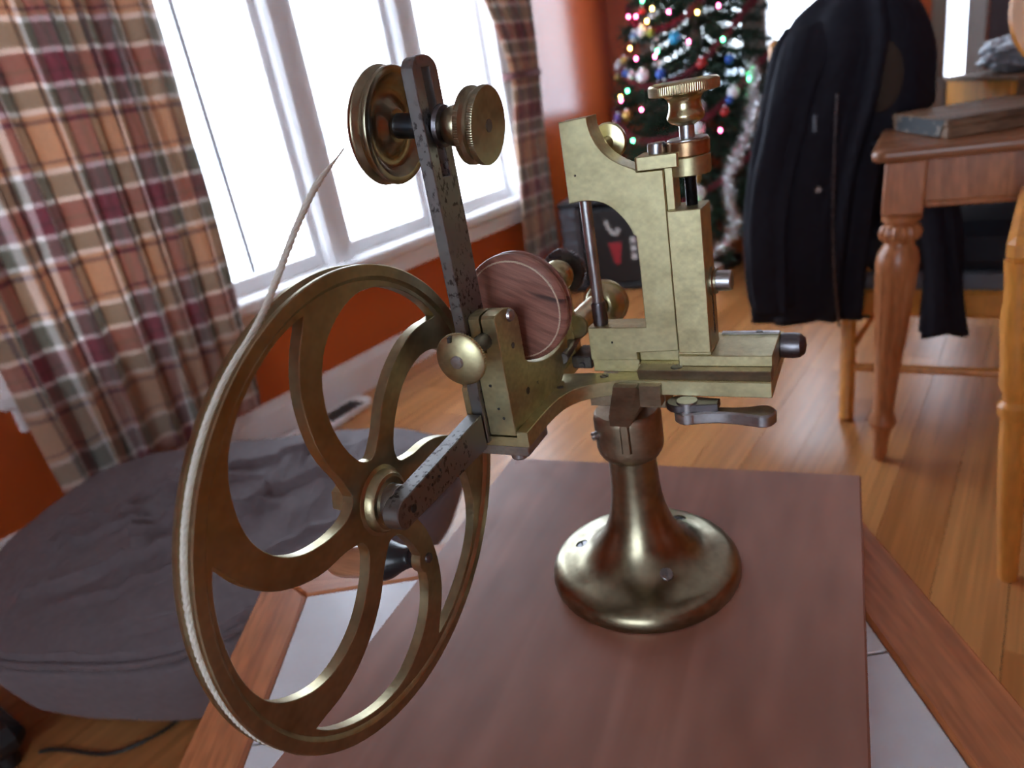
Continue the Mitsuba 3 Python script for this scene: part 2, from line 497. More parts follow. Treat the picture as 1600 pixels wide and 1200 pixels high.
st('wall_left', wall_with_holes(0, BACK, FAR, WL, WL + 0.16, [(0.64, 2.99, 0.50, 2.12)]), PAINT, smooth=False)
st('wall_far', wall_with_holes(1, RIGHT, WL, FAR, FAR + 0.16, [(0.92, 1.86, 0.80, 2.12), (0.36, 0.44, 0.2, 2.12)]), PAINT, smooth=False)
st('wall_right', wall_with_holes(0, BACK, FAR, RIGHT - 0.16, RIGHT, []), PAINT, smooth=False)
st('wall_back', wall_with_holes(1, RIGHT, WL, BACK - 0.16, BACK, [(-1.0, 0.3, 0.55, 2.12)]), PALE_PAINT, smooth=False)
st('ceiling', box(BACK - 0.2, FAR + 0.2, RIGHT - 0.2, WL + 0.2, TOP, TOP + 0.1), CEILING, smooth=False)
st('floor', box(BACK - 0.2, FAR + 0.2, RIGHT - 0.2, WL + 0.2, -0.1, -0.006), GAP, smooth=False)
k = 0
w_ = 0.118
for i in range(int((WL - RIGHT) / w_) + 1):
    v0 = RIGHT + i * w_
    u0 = BACK - random.uniform(0, 1.2)
    while u0 < FAR:
        L_ = random.uniform(0.9, 1.7)
        a, b = max(u0, BACK), min(u0 + L_, FAR)
        if b - a > 0.05:
            add('plank', box(a + 0.0006, b - 0.0006, v0 + 0.0007, min(v0 + w_, WL) - 0.0007, -0.006, 0.0), FLOORS[(i * 7 + k * 5 + random.randrange(2)) % 3], 'floor', ROOM, smooth=False)
        k += 1
        u0 += L_
st('snow_ground', box(-30, 40, -30, 40, -0.75, -0.70), SNOW, smooth=False)

# window in the left wall: casing, sill, mullions, sashes, panes
W1 = thing('window_1', None, None)
labels[W1] = {'kind': 'structure'}
st('casing', cat(box(0.585, 0.655, WL - 0.022, WL + 0.02, 0.47, 2.19, .004), box(2.96, 3.045, WL - 0.022, WL + 0.0, 0.47, 2.19, .004), box(0.585, 3.045, WL - 0.024, WL + 0.0, 2.10, 2.19, .004), box(0.641, .657, WL - 0.001, WL + 0.15, 0.49, 2.119), box(2.966, 2.989, WL - 0.001, WL + 0.15, 0.49, 2.119), box(.641, 2.989, WL - 0.001, WL + .15, 2.10, 2.119)), WHITE_TRIM, W1)
st('sill', union(box(0.56, 3.07, WL - 0.055, WL + 0.15, 0.462, 0.504, .008)), WHITE_TRIM, W1)
st('apron', box(0.59, 3.04, WL - 0.02, WL, 0.385, 0.462, .006), WHITE_TRIM, W1)
mulls = [(1.13, 1.25), (1.745, 1.87), (2.36, 2.49)]
for a, b in mulls:
    st('mullion', prism([(a, WL + .03), (a + .012, WL + .012), (a + .045, WL + .0), (b - .045, WL + .0), (b - .012, WL + .012), (b, WL + .03), (b, WL + .14), (a, WL + .14)], 0.498, 2.12, 'z', .002), WHITE_TRIM, W1)
edges = [0.655] + [x for m_ in mulls for x in m_] + [2.975]
for i in range(4):
    a, b = edges[2 * i], edges[2 * i + 1]
    y0, y1 = WL + 0.06, WL + 0.10
    sash = Polygon([(a, .498), (b, .498), (b, 2.1), (a, 2.1)], [[(a + .03, .555), (b - .03, .555), (b - .03, 2.05), (a + .03, 2.05)]])
    st('sash', prism(sash, y0, y1, 'y', .004), WHITE_TRIM, W1)
    st('pane', box(a + .03, b - .03, WL + .078, WL + .080, .555, 2.05), GLASS, W1, smooth=False)
st('baseboard_left', prism([(WL, 0), (WL - .016, 0), (WL - .016, .115), (WL - .010, .128), (WL - .008, .146), (WL, .146)], BACK, FAR, 'x', 0), WHITE_TRIM, smooth=False)
st('baseboard_far', cat(*[box(FAR - .016, FAR, a, b, 0, .14, .003) for a, b in ((RIGHT, 0.30), (0.50, 0.86), (1.92, WL - .02))]), WHITE_TRIM)

# window in the far wall behind the tree
D1 = thing('window_4', None, None)
labels[D1] = {'kind': 'structure'}
st('frame', cat(box(FAR - .02, FAR + .16, 1.86, 1.93, .74, 2.19, .004), box(FAR - .02, FAR + .16, .85, .92, .74, 2.19, .004), box(FAR - .02, FAR + .16, .85, 1.93, 2.12, 2.19, .004), box(FAR - .04, FAR + .16, .85, 1.93, .74, .80, .004)), GREY_TRIM, D1)
st('mullion', box(FAR + .02, FAR + .10, 1.245, 1.37, .80, 2.12, .006), GREY_TRIM, D1)
for a, b in ((.92, 1.245), (1.37, 1.86)):
    st('pane', box(FAR + .055, FAR + .057, a, b, .80, 2.12), GLASS, D1, smooth=False)
# narrow sidelight further right, with its trim
W2 = thing('window_2', None, None)
labels[W2] = {'kind': 'structure'}
st('trim', cat(box(FAR - .025, FAR + .1, .44, .50, .1, 2.2, .005), box(FAR - .02, FAR + .1, .44, .50, 2.14, 2.2, .005)), BROWN_TRIM, W2)
st('trim', box(FAR - .025, FAR + .1, .285, .36, .1, 2.2, .005), GREY_TRIM, W2)
st('sill', box(FAR - .03, FAR + .1, .285, .50, .14, .2, .005), GREY_TRIM, W2)
st('pane', box(FAR + .055, FAR + .057, .36, .44, .2, 2.12), GLASS, W2, smooth=False)
st('door_2', cat(box(FAR - .03, FAR - .002, -.62, .275, 0.01, 2.1, .004)), mat('dark_door', principled((0.035, 0.012, 0.016), 0.5)))
# window in the wall behind the camera
W3 = thing('window_3', None, None)
labels[W3] = {'kind': 'structure'}
st('casing', cat(box(BACK - .1, BACK + .02, -1.07, -1.0, .48, 2.19, .004), box(BACK - .1, BACK + .02, .3, .37, .48, 2.19, .004), box(BACK - .1, BACK + .02, -1.07, .37, 2.12, 2.19, .004), box(BACK - .1, BACK + .03, -1.07, .37, .48, .55, .004)), WHITE_TRIM, W3)
for a in (-.35,):
    st('mullion', box(BACK - .1, BACK - .02, a - .04, a + .04, .55, 2.12, .004), WHITE_TRIM, W3)
for a, b in ((-1.0, -.39), (-.31, .3)):
    st('pane', box(BACK - .07, BACK - .068, a, b, .55, 2.12), GLASS, W3, smooth=False)

# outside: a thin post and a low deck rail in the snow
t = thing('garden_post', 'thin dark post standing in the snow outside the window', 'post')
add('post', prism(Point(0, 0).buffer(.02, 8), -.7, 1.9, 'z', 0), BLACK, t, ROOM @ trimesh.transformations.translation_matrix([2.98, 4.5, 0]))
add('cap', ellipsoid((2.98, 4.5, 1.9), (.04, .04, .04), 1), BLACK, t, ROOM)
t = thing('deck_rail', 'low grey rail in the snow outside the window, past the plaid curtain', 'railing')
for z in (.30, .42, .54):
    add('rail', box(3.1, 3.75, 4.6, 4.63, z, z + .02), GREY_TRIM, t, ROOM, smooth=False)
for u in (3.12, 3.42, 3.72):
    add('upright', box(u, u + .03, 4.6, 4.63, -.7, .56), GREY_TRIM, t, ROOM, smooth=False)


# ------------------------------------------------------------------ curtains
def curtain(name, label, z_rows, left, right, depth, folds, seed, amp=0.028):
    """left, right: u of the two edges at the heights z_rows."""
    nz, nx = 90, 260
    z = np.linspace(z_rows[0], z_rows[-1], nz)
    l, r = (PchipInterpolator(z_rows, q)(z) for q in (left, right))
    s = np.linspace(0, 1, nx)
    rr = np.random.default_rng(seed)
    ph = s * folds * 2 * np.pi + 1.1 * np.sin(s * 7.3 + seed) + 0.6 * np.sin(s * 15.1 + 2 * seed)
    P = np.zeros((nz, nx, 3))
    for i in range(nz):
        wob = 0.35 * np.sin(z[i] * 3.1 + s * 6 + seed)
        a = amp * (0.65 + 0.35 * np.sin(3 * s + seed))
        P[i, :, 0] = l[i] + (r[i] - l[i]) * s + 0.012 * np.sin(2 * (ph + wob))
        P[i, :, 1] = depth + a * np.sin(ph + wob) + 0.008 * np.sin(3.1 * ph + z[i] * 5)
        P[i, :, 2] = z[i] - 0.01 * np.sin(ph) * (i < 8)
    m = grid_sheet(P, 0.0016)
    base = P[int(nz * .75)]
    arc = np.r_[0, np.cumsum(np.linalg.norm(np.diff(base[:, :2], axis=0), axis=1))]
    uv1 = np.stack(np.broadcast_arrays(arc[None, :], z[:, None]), -1).reshape(-1, 2)
    return add(name, m, PLAID, None, ROOM, smooth=True, uv=np.vstack([uv1, uv1]), label=label, cat_='curtain')


curtain('curtain', 'wide plaid curtain hanging down behind the grey pet bed', [.19, .5, 1.0, 1.5, 2.3], [.61, .595, .58, .56, .54], [1.225, 1.252, 1.278, 1.285, 1.29], WL - .10, 8.2, 1)
curtain('curtain', 'plaid curtain drawn in at its waist, hanging right of the window above the storage bag', [.20, .45, .8, 1.04, 1.2, 1.40, 2.3], [2.82, 2.85, 2.90, 2.945, 2.90, 2.80, 2.45], [3.09, 3.095, 3.12, 3.15, 3.17, 3.17, 3.2], WL - .09, 4.2, 5, 0.022)
tag_key = add('curtain_tie', prism(Polygon(spline([(2.925, WL - .09), (3.04, WL - .14), (3.165, WL - .09), (3.155, WL - .03), (3.04, WL - .03), (2.935, WL - .04)], 40, True), [spline([(2.931, WL - .088), (3.04, WL - .134), (3.157, WL - .086), (3.149, WL - .036), (3.04, WL - .036), (2.941, WL - .044)], 40, True)]), 1.03, 1.06, 'z', 0), mat('tie_cloth', principled((0.12, 0.045, 0.045), 0.9)), None, ROOM)
tag(tag_key, 'narrow dark cloth band gathering the curtain right of the window', 'curtain tie')

# ------------------------------------------------------------------ pet bed
outline = np.array([(.371, -1.084), (.255, -1.28), (.205, -1.42), (.225, -1.58), (.31, -1.76), (.43, -1.87), (.57, -1.94), (.70, -1.965), (.84, -1.86), (.99, -1.60), (1.135, -1.29), (1.10, -1.08), (.93, -.99), (.64, -1.015)]) * [1, -1]
oc = outline.mean(0)
base = spline(outline, 260, True)


def bed_ring(scale, z, n=260, puff=0.0):
    d = base - oc
    L = np.linalg.norm(d, axis=1, keepdims=True)
    q = oc + d * (scale + puff / L)
    return np.c_[q, np.full(len(q), z)]


CREASES = [(u0, v0, u1, v1, w, h_) for u0, v0, u1, v1, w, h_ in [
    (.414, 1.636, .588, 1.402, .012, .014), (.33, 1.494, .524, 1.298, .011, .016), (.333, 1.394, .475, 1.24, .010, .013), (.321, 1.24, .43, 1.128, .011, .010), (.30, 1.32, .40, 1.15, .012, .009),
    (.777, 1.49, .963, 1.358, .012, .014), (.679, 1.327, .88, 1.222, .012, .015), (.583, 1.15, .773, 1.068, .011, .010), (.454, 1.762, .56, 1.552, .014, .012), (.60, 1.62, .76, 1.44, .013, .012), (.52, 1.46, .70, 1.28, .012, .013)]]


def bed_top_z(x, y, e):
    z = 0.243 + 0.032 * (1 - e ** 2) + 0.0
    p = np.stack([x, y, x * 0], -1)
    ang = 0.62
    a, b = x * math.cos(ang) + y * math.sin(ang), -x * math.sin(ang) + y * math.cos(ang)
    warp = meshkit.fbm(np.stack([a * 3, b * 3, a * 0], -1), 3, 4) * 0.25
    cre = meshkit.fbm(np.stack([a * 3.0 + 3, (b + warp) * 13, a * 0 + 2], -1), 3, 9)
    ridg = 1 - np.abs(2 * cre - 1)
    for a0, b0, a1, b1, w, hgt in CREASES:
        dx, dy = a1 - a0, b1 - b0
        L = math.hypot(dx, dy)
        t_ = ((x - a0) * dx + (y - b0) * dy) / L
        d_ = ((x - a0) * dy - (y - b0) * dx) / L + .008 * np.sin(t_ * 22 + a0 * 9)
        z = z + 1.5 * hgt * np.exp(-(d_ / w) ** 2) * np.clip((t_ + .06) / .06, 0, 1) * np.clip((L + .06 - t_) / .06, 0, 1) * np.clip(1.2 - e ** 2, 0, 1)
    return z + (0.026 * (ridg ** 2.2) - 0.004) * np.clip(1.25 - e ** 2, 0, 1) + 0.006 * meshkit.fbm(p * 9, 3, 2)


rings = []
for s_, z_ in [(.74, .004), (.78, .012), (.84, .04), (.94, .10), (.99, .16), (1.0, .205), (.985, .23)]:
    rings.append(bed_ring(s_, z_))
t = thing('pet_bed', 'thick grey pet bed cushion on the floor below the left curtain', 'pet bed')
side = np.array(rings)
side[:, :, 2] += 0.004 * (meshkit.fbm(np.c_[side.reshape(-1, 3) * [6, 6, 20]], 3, 3).reshape(side.shape[:2]) - .5) * (side[:, :, 2] > .02)
add('side_wall', loft(side, True), BED_CLOTH, t, ROOM, smooth=True)
top = []
for e in np.linspace(1.0, 0.02, 130):
    q = oc + (base - oc) * (0.985 * e)
    ee = np.full(len(q), e)
    z_ = bed_top_z(q[:, 0], q[:, 1], ee) * np.clip((1 - e) * 6 + .93, 0, 1)
    top.append(np.c_[q, z_])
b_ring = bed_ring(.97, .20)
add('top_cushion', loft(np.array([b_ring] + top), True), BED_CLOTH, t, ROOM, smooth=True)
pp = bed_ring(.992, .232)
add('piping', tube(np.vstack([pp, pp[:1]]), .0065, 8), BED_CLOTH, t, ROOM, smooth=True)

# cable and black box at the left edge, and the white charger by the baseboard
c = spline([(.205, 1.44, .004), (.245, 1.36, .004), (.28, 1.29, .004), (.325, 1.26, .005), (.36, 1.25, .004), (.42, 1.27, .004)], 60)
add('cable', tube(c, .0035, 8), BLACK, None, ROOM, label='thin black cable on the floor running under the pet bed', cat_='cable')
t = thing('footstool', 'black box shaped stool at the lower left corner, beside the cable', 'stool')
add('body', box(-.15, .205, 1.43, 1.78, .03, .085, .02), BLACK, t, ROOM)
for a in (-.11, .165):
    for b in (1.47, 1.74):
        add('foot', prism(Point(a, b).buffer(.018, 8), 0, .03, 'z', 0), BLACK, t, ROOM)
add('name_plate', box(.10, .16, 1.47, 1.52, .085, .0865), mat('pale_label', principled((.5, .46, .44), .5)), t, ROOM, smooth=False)
t = thing('floor_register', 'flat white rounded fitting with a dark square opening on the floor by the baseboard', 'vent')
cap_ = unary_union([Polygon([(1.18, 1.92), (1.60, 1.98), (1.60, 2.09), (1.18, 2.09)]), Point(1.60, 2.035).buffer(.056, 16)])
add('plate', prism(cap_, 0, .022, 'z', .004), WHITE_TRIM, t, ROOM)
add('opening', box(1.44, 1.60, 1.985, 2.06, .022, .0235), DARK_HOLE, t, ROOM, smooth=False)

# ------------------------------------------------------------------ storage bag by the corner
t = thing('storage_bag', 'black and grey storage bag with a red mark in the corner by the right curtain', 'bag')
BG = np.eye(4)
a_ = math.radians(-78)
BG[:3, 0], BG[:3, 1] = [math.cos(math.radians(78)), -math.sin(math.radians(78)), 0], [math.sin(math.radians(78)), math.cos(math.radians(78)), 0]
BG[:3, 3] = [3.0, 1.93, 0]
BAG = ROOM @ BG                                                    # x to the right along the front, y away
add('body', box(.10, .47, 0, .30, .01, .42, .03), BLACK, t, BAG)
add('end_panel', box(-.0, .10, -.004, .29, .012, .43, .02), GREY_PLASTIC, t, BAG)
for z in (.10, .17, .24, .31, .38):
    add('ridge', box(.004, .092, -.010, -.001, z - .012, z + .012, .004), GREY_PLASTIC, t, BAG)
add('lid', box(-.005, .475, -.006, .305, .42, .445, .01), BLACK, t, BAG)
add('skirt', box(-.003, .474, -.006, .304, .0, .03, .006), BLACK, t, BAG)
add('white_mark', cat(tube([(.235, -.002, .345), (.245, -.002, .31), (.26, -.002, .285), (.28, -.002, .275), (.295, -.002, .29), (.285, -.002, .305)], .008, 6)), WHITE, t, BAG)
add('red_mark', prism([(.235, .235), (.30, .235), (.285, .13), (.26, .13)], -.002, .001, 'y', 0), RED, t, BAG)
for z in (.15, .19, .23):
    add('letter', box(.345, .37, -.002, .001, z, z + .025), WHITE, t, BAG, smooth=False)

# ------------------------------------------------------------------ Christmas tree
TC, TH = np.array([3.50, 1.375]), 2.15


def tree_r(z):
    return 0.46 * max(TH - z, 0) / (TH - .3) * (1 if z > .3 else 1)


t_tree = thing('christmas_tree', 'decorated green Christmas tree standing before the far window', 'christmas tree')
add('trunk', prism(Point(*TC).buffer(.03, 10), 0.02, 2.0, 'z', 0), BROWN_TRIM, t_tree, ROOM)
add('stand', prism(Point(*TC).buffer(.16, 20), 0, .03, 'z', .005), BLACK, t_tree, ROOM)
nv, nf = [], []
tri = 0
for b in range(340):
    z = .18 + 1.9 * (b / 340) ** 1.15 + rng.uniform(-.03, .03)
    ang = b * 2.39996
    L = tree_r(z) * rng.uniform(.9, 1.18) + .03
    d = np.array([math.cos(ang), math.sin(ang), -.18])
    L = min(L, (FAR - .10 - TC[0]) / max(d[0], 1e-3))
    if z < .52 and d[1] > 0 and d[0] < .2:
        L *= .5
    q0 = np.array([*TC, z + .05])
    for s_ in np.linspace(.2, 1.0, 22):
        p = q0 + d * L * s_
        for _ in range(5):
            n_ = d + rng.normal(0, .75, 3)
            n_ /= np.linalg.norm(n_)
            w = np.cross(n_, rng.normal(0, 1, 3))
            w *= .004 / np.linalg.norm(w)
            x = np.cross(n_, w)
            ln = rng.uniform(.045, .075)
            i0 = len(nv)
            nv += [p + w, p - w * .5 + x, p - w * .5 - x, p + n_ * ln]
            nf += [[i0, i0 + 1, i0 + 3], [i0 + 1, i0 + 2, i0 + 3], [i0 + 2, i0, i0 + 3]]
add('needles', trimesh.Trimesh(np.array(nv), np.array(nf), process=False), NEEDLES, t_tree, ROOM, smooth=False, kind='stuff')

ORN = [('cyan blue', 1.330, 1.074, 0.0256), ('steel blue', 1.537, 1.111, 0.0227), ('green gold', 1.444, 1.112, 0.0171), ('red', 1.222, 0.957, 0.0227), ('blue', 1.126, 0.952, 0.0199), ('blue', 1.591, 0.970, 0.0171),
       ('silver', 1.550, 0.958, 0.0199), ('blue', 1.391, 0.944, 0.0227), ('gold', 1.611, 1.026, 0.0171), ('silver', 1.670, 1.007, 0.0227), ('gold', 1.689, 0.959, 0.0142), ('red', 1.490, 1.207, 0.0171),
       ('blue', 1.297, 0.798, 0.0199), ('teal', 1.256, 0.833, 0.0369), ('silver', 1.226, 0.791, 0.0256), ('white', 1.108, 0.823, 0.0256), ('blue', 1.120, 0.796, 0.0171), ('gold', 1.577, 0.795, 0.0227),
       ('purple', 1.645, 0.789, 0.0199), ('white', 1.229, 0.704, 0.0284), ('gold', 1.235, 0.511, 0.0256), ('white', 1.224, 0.446, 0.0341), ('white', 1.267, 0.339, 0.0313), ('white', 1.484, 0.948, 0.0284),
       ('white', 1.492, 1.126, 0.0227), ('red', 1.133, 0.755, 0.0199), ('red', 1.673, 0.752, 0.0199), ('steel blue', 1.281, 0.267, 0.0227), ('red', 1.251, 0.251, 0.0227), ('silver', 1.182, 0.382, 0.0171),
       ('red', 1.327, 0.421, 0.0227), ('gold', 1.298, 0.608, 0.0171)]
ball = trimesh.creation.icosphere(subdivisions=2)
NTH = ['topmost', 'second highest', 'third highest', 'fourth highest', 'fifth highest', 'sixth highest']
for col, v, z, r in ORN:
    same = sorted([q[2] for q in ORN if q[0] == col], reverse=True)
    which = '' if len(same) == 1 else f', {NTH[same.index(z)]} of the {col} ones'
    w = v - TC[1]
    R = max(tree_r(z) + .075, abs(w) + .01)
    u = TC[0] - math.sqrt(R * R - w * w)
    o = thing('bauble', f'{col} glass bauble on the Christmas tree{which}', 'ornament', f'{col} baubles on the tree')
    add('ball', trimesh.Trimesh(ball.vertices * r + [u, v, z], ball.faces, process=False), BAUBLES[col], o, ROOM, smooth=True)
    add('cap', prism(Point(u, v).buffer(r * .3, 8), z + r * .93, z + r * 1.22, 'z', 0), SILVER, o, ROOM)
LIT = [('g', 1.476, 1.243), ('y', 1.425, 1.202), ('r', 1.561, 1.195), ('r', 1.512, 1.188), ('y', 1.451, 1.159), ('r', 1.348, 1.175), ('r', 1.162, 1.161), ('y', 1.235, 1.151), ('r', 1.265, 1.048),
       ('g', 1.142, 1.032), ('y', 1.547, 1.068), ('g', 1.398, 1.035), ('r', 1.508, 1.022), ('r', 1.409, 1.016), ('y', 1.607, 0.877), ('r', 1.602, 0.862), ('g', 1.559, 0.898), ('r', 1.475, 0.814),
       ('g', 1.522, 0.691), ('g', 1.620, 0.643), ('g', 1.229, 0.620), ('r', 1.206, 0.620), ('r', 1.138, 0.687), ('g', 1.052, 0.864), ('r', 1.267, 0.225), ('g', 1.225, 0.391)]
GLOW = {'g': (2, 30, 9), 'y': (40, 22, 4), 'r': (40, 3, 9)}
t = thing('fairy_lights', 'string of red, green and yellow fairy lights wound round the tree', 'string lights')
bulb = trimesh.creation.icosphere(subdivisions=1)
wire = []
for kcol, v, z in LIT:
    w = v - TC[1]
    R = max(tree_r(z) + .10, abs(w) + .01)
    u = TC[0] - math.sqrt(R * R - w * w)
    add('bulb', trimesh.Trimesh(bulb.vertices * [.0055, .0055, .008] + [u, v, z], bulb.faces, process=False), WHITE, t, ROOM, smooth=True,
        emitter={'type': 'area', 'radiance': {'type': 'rgb', 'value': [0.05 * x for x in GLOW[kcol]]}, 'sampling_weight': 0.01})
wz = np.linspace(.25, 1.5, 400)
wa = wz * 36
wr = np.array([tree_r(z) - .01 for z in wz])
add('wire', tube(np.c_[TC[0] + wr * np.cos(wa), TC[1] + wr * np.sin(wa), wz], .0016, 4), mat('green_wire', principled((.01, .03, .015), .5)), t, ROOM)


def fuzzy_garland(name, pts, m, label, cat_, r=.016, step=300, seed=1, per=10):
    rr = np.random.default_rng(seed)
    P = spline(pts, step)
    V_, F_ = [], []
    for p in P:
        for _ in range(per):
            d = rr.normal(0, 1, 3)
            d /= np.linalg.norm(d)
            w = np.cross(d, rr.normal(0, 1, 3))
            w *= .003 / np.linalg.norm(w)
            x = np.cross(d, w)
            i0 = len(V_)
            V_ += [p + w, p - w * .5 + x, p - w * .5 - x, p + d * r * rr.uniform(.7, 1.3)]
            F_ += [[i0, i0 + 1, i0 + 3], [i0 + 1, i0 + 2, i0 + 3], [i0 + 2, i0, i0 + 3]]
    return add(name, trimesh.Trimesh(np.array(V_), np.array(F_), process=False), m, None, ROOM, smooth=False, label=label, cat_=cat_)


def on_tree(a, z, e=.06):
    r = tree_r(z) + e
    return (TC[0] + r * math.cos(a), TC[1] + r * math.sin(a), z)


for i, z0 in enumerate((1.22, 1.0, .78, .5)):
    fuzzy_garland('garland', [on_tree(math.pi + a, z0 - .10 * math.cos(2.2 * a) + .05 * a) for a in np.linspace(-1.4, 1.4, 9)], GARLAND,
                  ['dark red tinsel garland on the tree, the topmost', 'dark red tinsel garland on the tree, second from the top', 'dark red tinsel garland on the tree at jacket shoulder height', 'dark red tinsel garland low on the tree'][i], 'garland', .02, 260, i)
fuzzy_garland('garland', [on_tree(math.pi + .9, .92, .12), on_tree(math.pi + .88, .8, .11), on_tree(math.pi + .72, .62, .10), on_tree(math.pi + .55, .47, .10), on_tree(math.pi + .58, .32, .08), on_tree(math.pi + .35, .2, .08)], SILVER,
              'silver tinsel hanging down the right side of the tree', 'garland', .042, 150, 9, 7)
add('gift_box', box(3.10, 3.17, 1.185, 1.255, 0, .10, .003), mat('pale_card', principled((.62, .52, .46), .7)), None, ROOM, label='small pale gift box on the floor under the tree', cat_='gift')


# ------------------------------------------------------------------ low table with white tiles (table frame: x across, y away)
CTZ = 0.516
t = thing('tiled_coffee_table', 'low oak table with an inlaid white tile top under the wooden base board', 'coffee table')
x0, x1, x2, x3, y0, y1, y2, y3 = -.356, -.297, .243, .3045, -.55, -.49, .655, .715
g = .0004
add('border_rail', prism([(x0, y0), (x1 - g, y1), (x1 - g, y2), (x0, y3)], CTZ - .022, CTZ, 'z', .003), OAK_BORDER, t, TABLE)
add('border_rail', prism([(x3, y0), (x3, y3), (x2 + g, y2), (x2 + g, y1)], CTZ - .022, CTZ, 'z', .003), OAK_BORDER, t, TABLE)
add('border_rail', prism([(x0 + g, y3), (x1, y2 + g), (x2, y2 + g), (x3 - g, y3)], CTZ - .022, CTZ, 'z', .003), OAK_BORDER_CROSS, t, TABLE)
add('border_rail', prism([(x0 + g, y0), (x3 - g, y0), (x2, y1 - g), (x1, y1 - g)], CTZ - .022, CTZ, 'z', .003), OAK_BORDER_CROSS, t, TABLE)
add('tile_bed', box(x1 - .005, x2 + .005, y1 - .005, y2 + .005, CTZ - .02, CTZ - .0045), GROUT, t, TABLE, smooth=False)
nx_, ny_ = 3, 6
sx, sy = (x2 - x1) / nx_, .196
yy = y2
while yy > y1 + .03:
    ya = max(yy - sy, y1)
    for i in range(nx_):
        add('tile', box(x1 + i * sx + .0016, x1 + (i + 1) * sx - .0016, ya + .0014, yy - .0014, CTZ - .0045, CTZ - .0012, .0008), TILE, t, TABLE)
    yy = ya
for a, b, c_, d in ((x0 + .03, x0 + .05, y0 + .06, y3 - .06), (x3 - .05, x3 - .03, y0 + .06, y3 - .06)):
    add('apron', box(a, b, c_, d, CTZ - .10, CTZ - .022, .002), OAK_BORDER, t, TABLE)
for a, b, c_, d in ((x0 + .06, x3 - .06, y0 + .03, y0 + .05), (x0 + .06, x3 - .06, y3 - .05, y3 - .03)):
    add('apron', box(a, b, c_, d, CTZ - .10, CTZ - .022, .002), OAK_BORDER_CROSS, t, TABLE)
for a in (x0 + .045, x3 - .045):
    for b in (y0 + .045, y3 - .045):
        add('leg', box(a - .03, a + .03, b - .03, b + .03, 0, CTZ - .022, .004), OAK_BORDER, t, TABLE)

# ------------------------------------------------------------------ base board of the machine
Bx = np.array([.99912, .0419])
By = np.array([-.0419, .99912])
br = np.array([.1713, .197])
corner = [br, br - .3941 * Bx, br - .3941 * Bx - .70 * By, br - .70 * By]
add('base_board', prism(np.array(corner)[::-1], -.05, 0, 'z', .0016), MAHOGANY, None, MACHINE, label='reddish brown wooden base board carrying the brass machine', cat_='board')

# ------------------------------------------------------------------ dining table (own frame), its leg, and what lies on it
t = thing('dining_table', 'brown wooden dining table with a turned fluted leg at the right', 'dining table')
top_prof = [(0, .722), (-.004, .728), (-.004, .738), (.0, .744), (.012, .75), (.9, .75), (.9, .722)]


def slab(x0, x1, y0, y1, z0, z1, r):
    rings = []
    for a in np.linspace(0, 1, 9):
        th = math.pi * a
        rings.append((r * (1 - math.sin(th)), z0 + (z1 - z0) * (1 - math.cos(th)) / 2))
    R_ = []
    for ins, z in rings:
        rr = .03
        q = Polygon([(x0, y0), (x1, y0), (x1, y1), (x0, y1)]).buffer(-rr - ins).buffer(rr, 8)
        c_ = np.asarray(q.exterior.coords)[:-1]
        c_ = c_[np.argsort(np.arctan2(c_[:, 1] - (y0 + y1) / 2, c_[:, 0] - (x0 + x1) / 2))]
        R_.append(np.c_[c_, np.full(len(c_), z)])
    return loft(R_)


add('table_top', slab(0, 1.1, 0, 1.5, .72, .75, .012), TABLE_TOP_WOOD, t, DINING)
add('apron', box(.10, 1.0, .055, .08, .625, .72, .002), TABLE_WOOD, t, DINING)
add('apron', box(.045, .07, .10, 1.4, .625, .72, .002), TABLE_WOOD, t, DINING)
add('apron_bead', box(.10, 1.0, .050, .082, .616, .63, .004), TABLE_WOOD, t, DINING)
lz = [(.0001, .003), (.016, .003), (.018, .012), (.021, .06), (.024, .085), (.031, .094), (.036, .105), (.031, .118), (.025, .13), (.026, .15), (.030, .22), (.035, .29), (.0365, .297), (.0385, .31), (.050, .47), (.051, .50), (.047, .522), (.036, .538), (.035, .545), (.044, .552), (.047, .565), (.043, .578), (.036, .583), (.036, .586), (.045, .592), (.045, .602), (.038, .608), (.0001, .608)]
lz = [(r * .86, z) for r, z in lz]


def flute(th, j):
    z = lz[j][1]
    if .30 < z < .48:
        return 1 - .10 * np.clip(np.cos(th * 12), 0, 1)
    if .55 < z < .58:
        return 1 + .06 * np.cos(th * 14)
    return np.ones_like(th)


lz_f = []
for (r0, z0_), (r1, z1_) in zip(lz[:-1], lz[1:]):
    n_ = max(1, int(abs(z1_ - z0_) / .012))
    lz_f += [(r0 + (r1 - r0) * k_ / n_, z0_ + (z1_ - z0_) * k_ / n_) for k_ in range(n_)]
lz = lz_f + [lz[-1]]


def leg_at(x, y, lean):
    M_ = np.eye(4)
    M_[:3, 3] = [x, y, 0]
    M_[0, 2] = lean
    M_[0, 3] = x - lean * .66
    k_ = add('leg', moved(lathe(lz, 168, flute), M_), TABLE_WOOD, t, DINING)
    add('block', moved(box(-.039, .039, -.039, .039, .608, .72, .004), M_), TABLE_WOOD, k_, DINING)


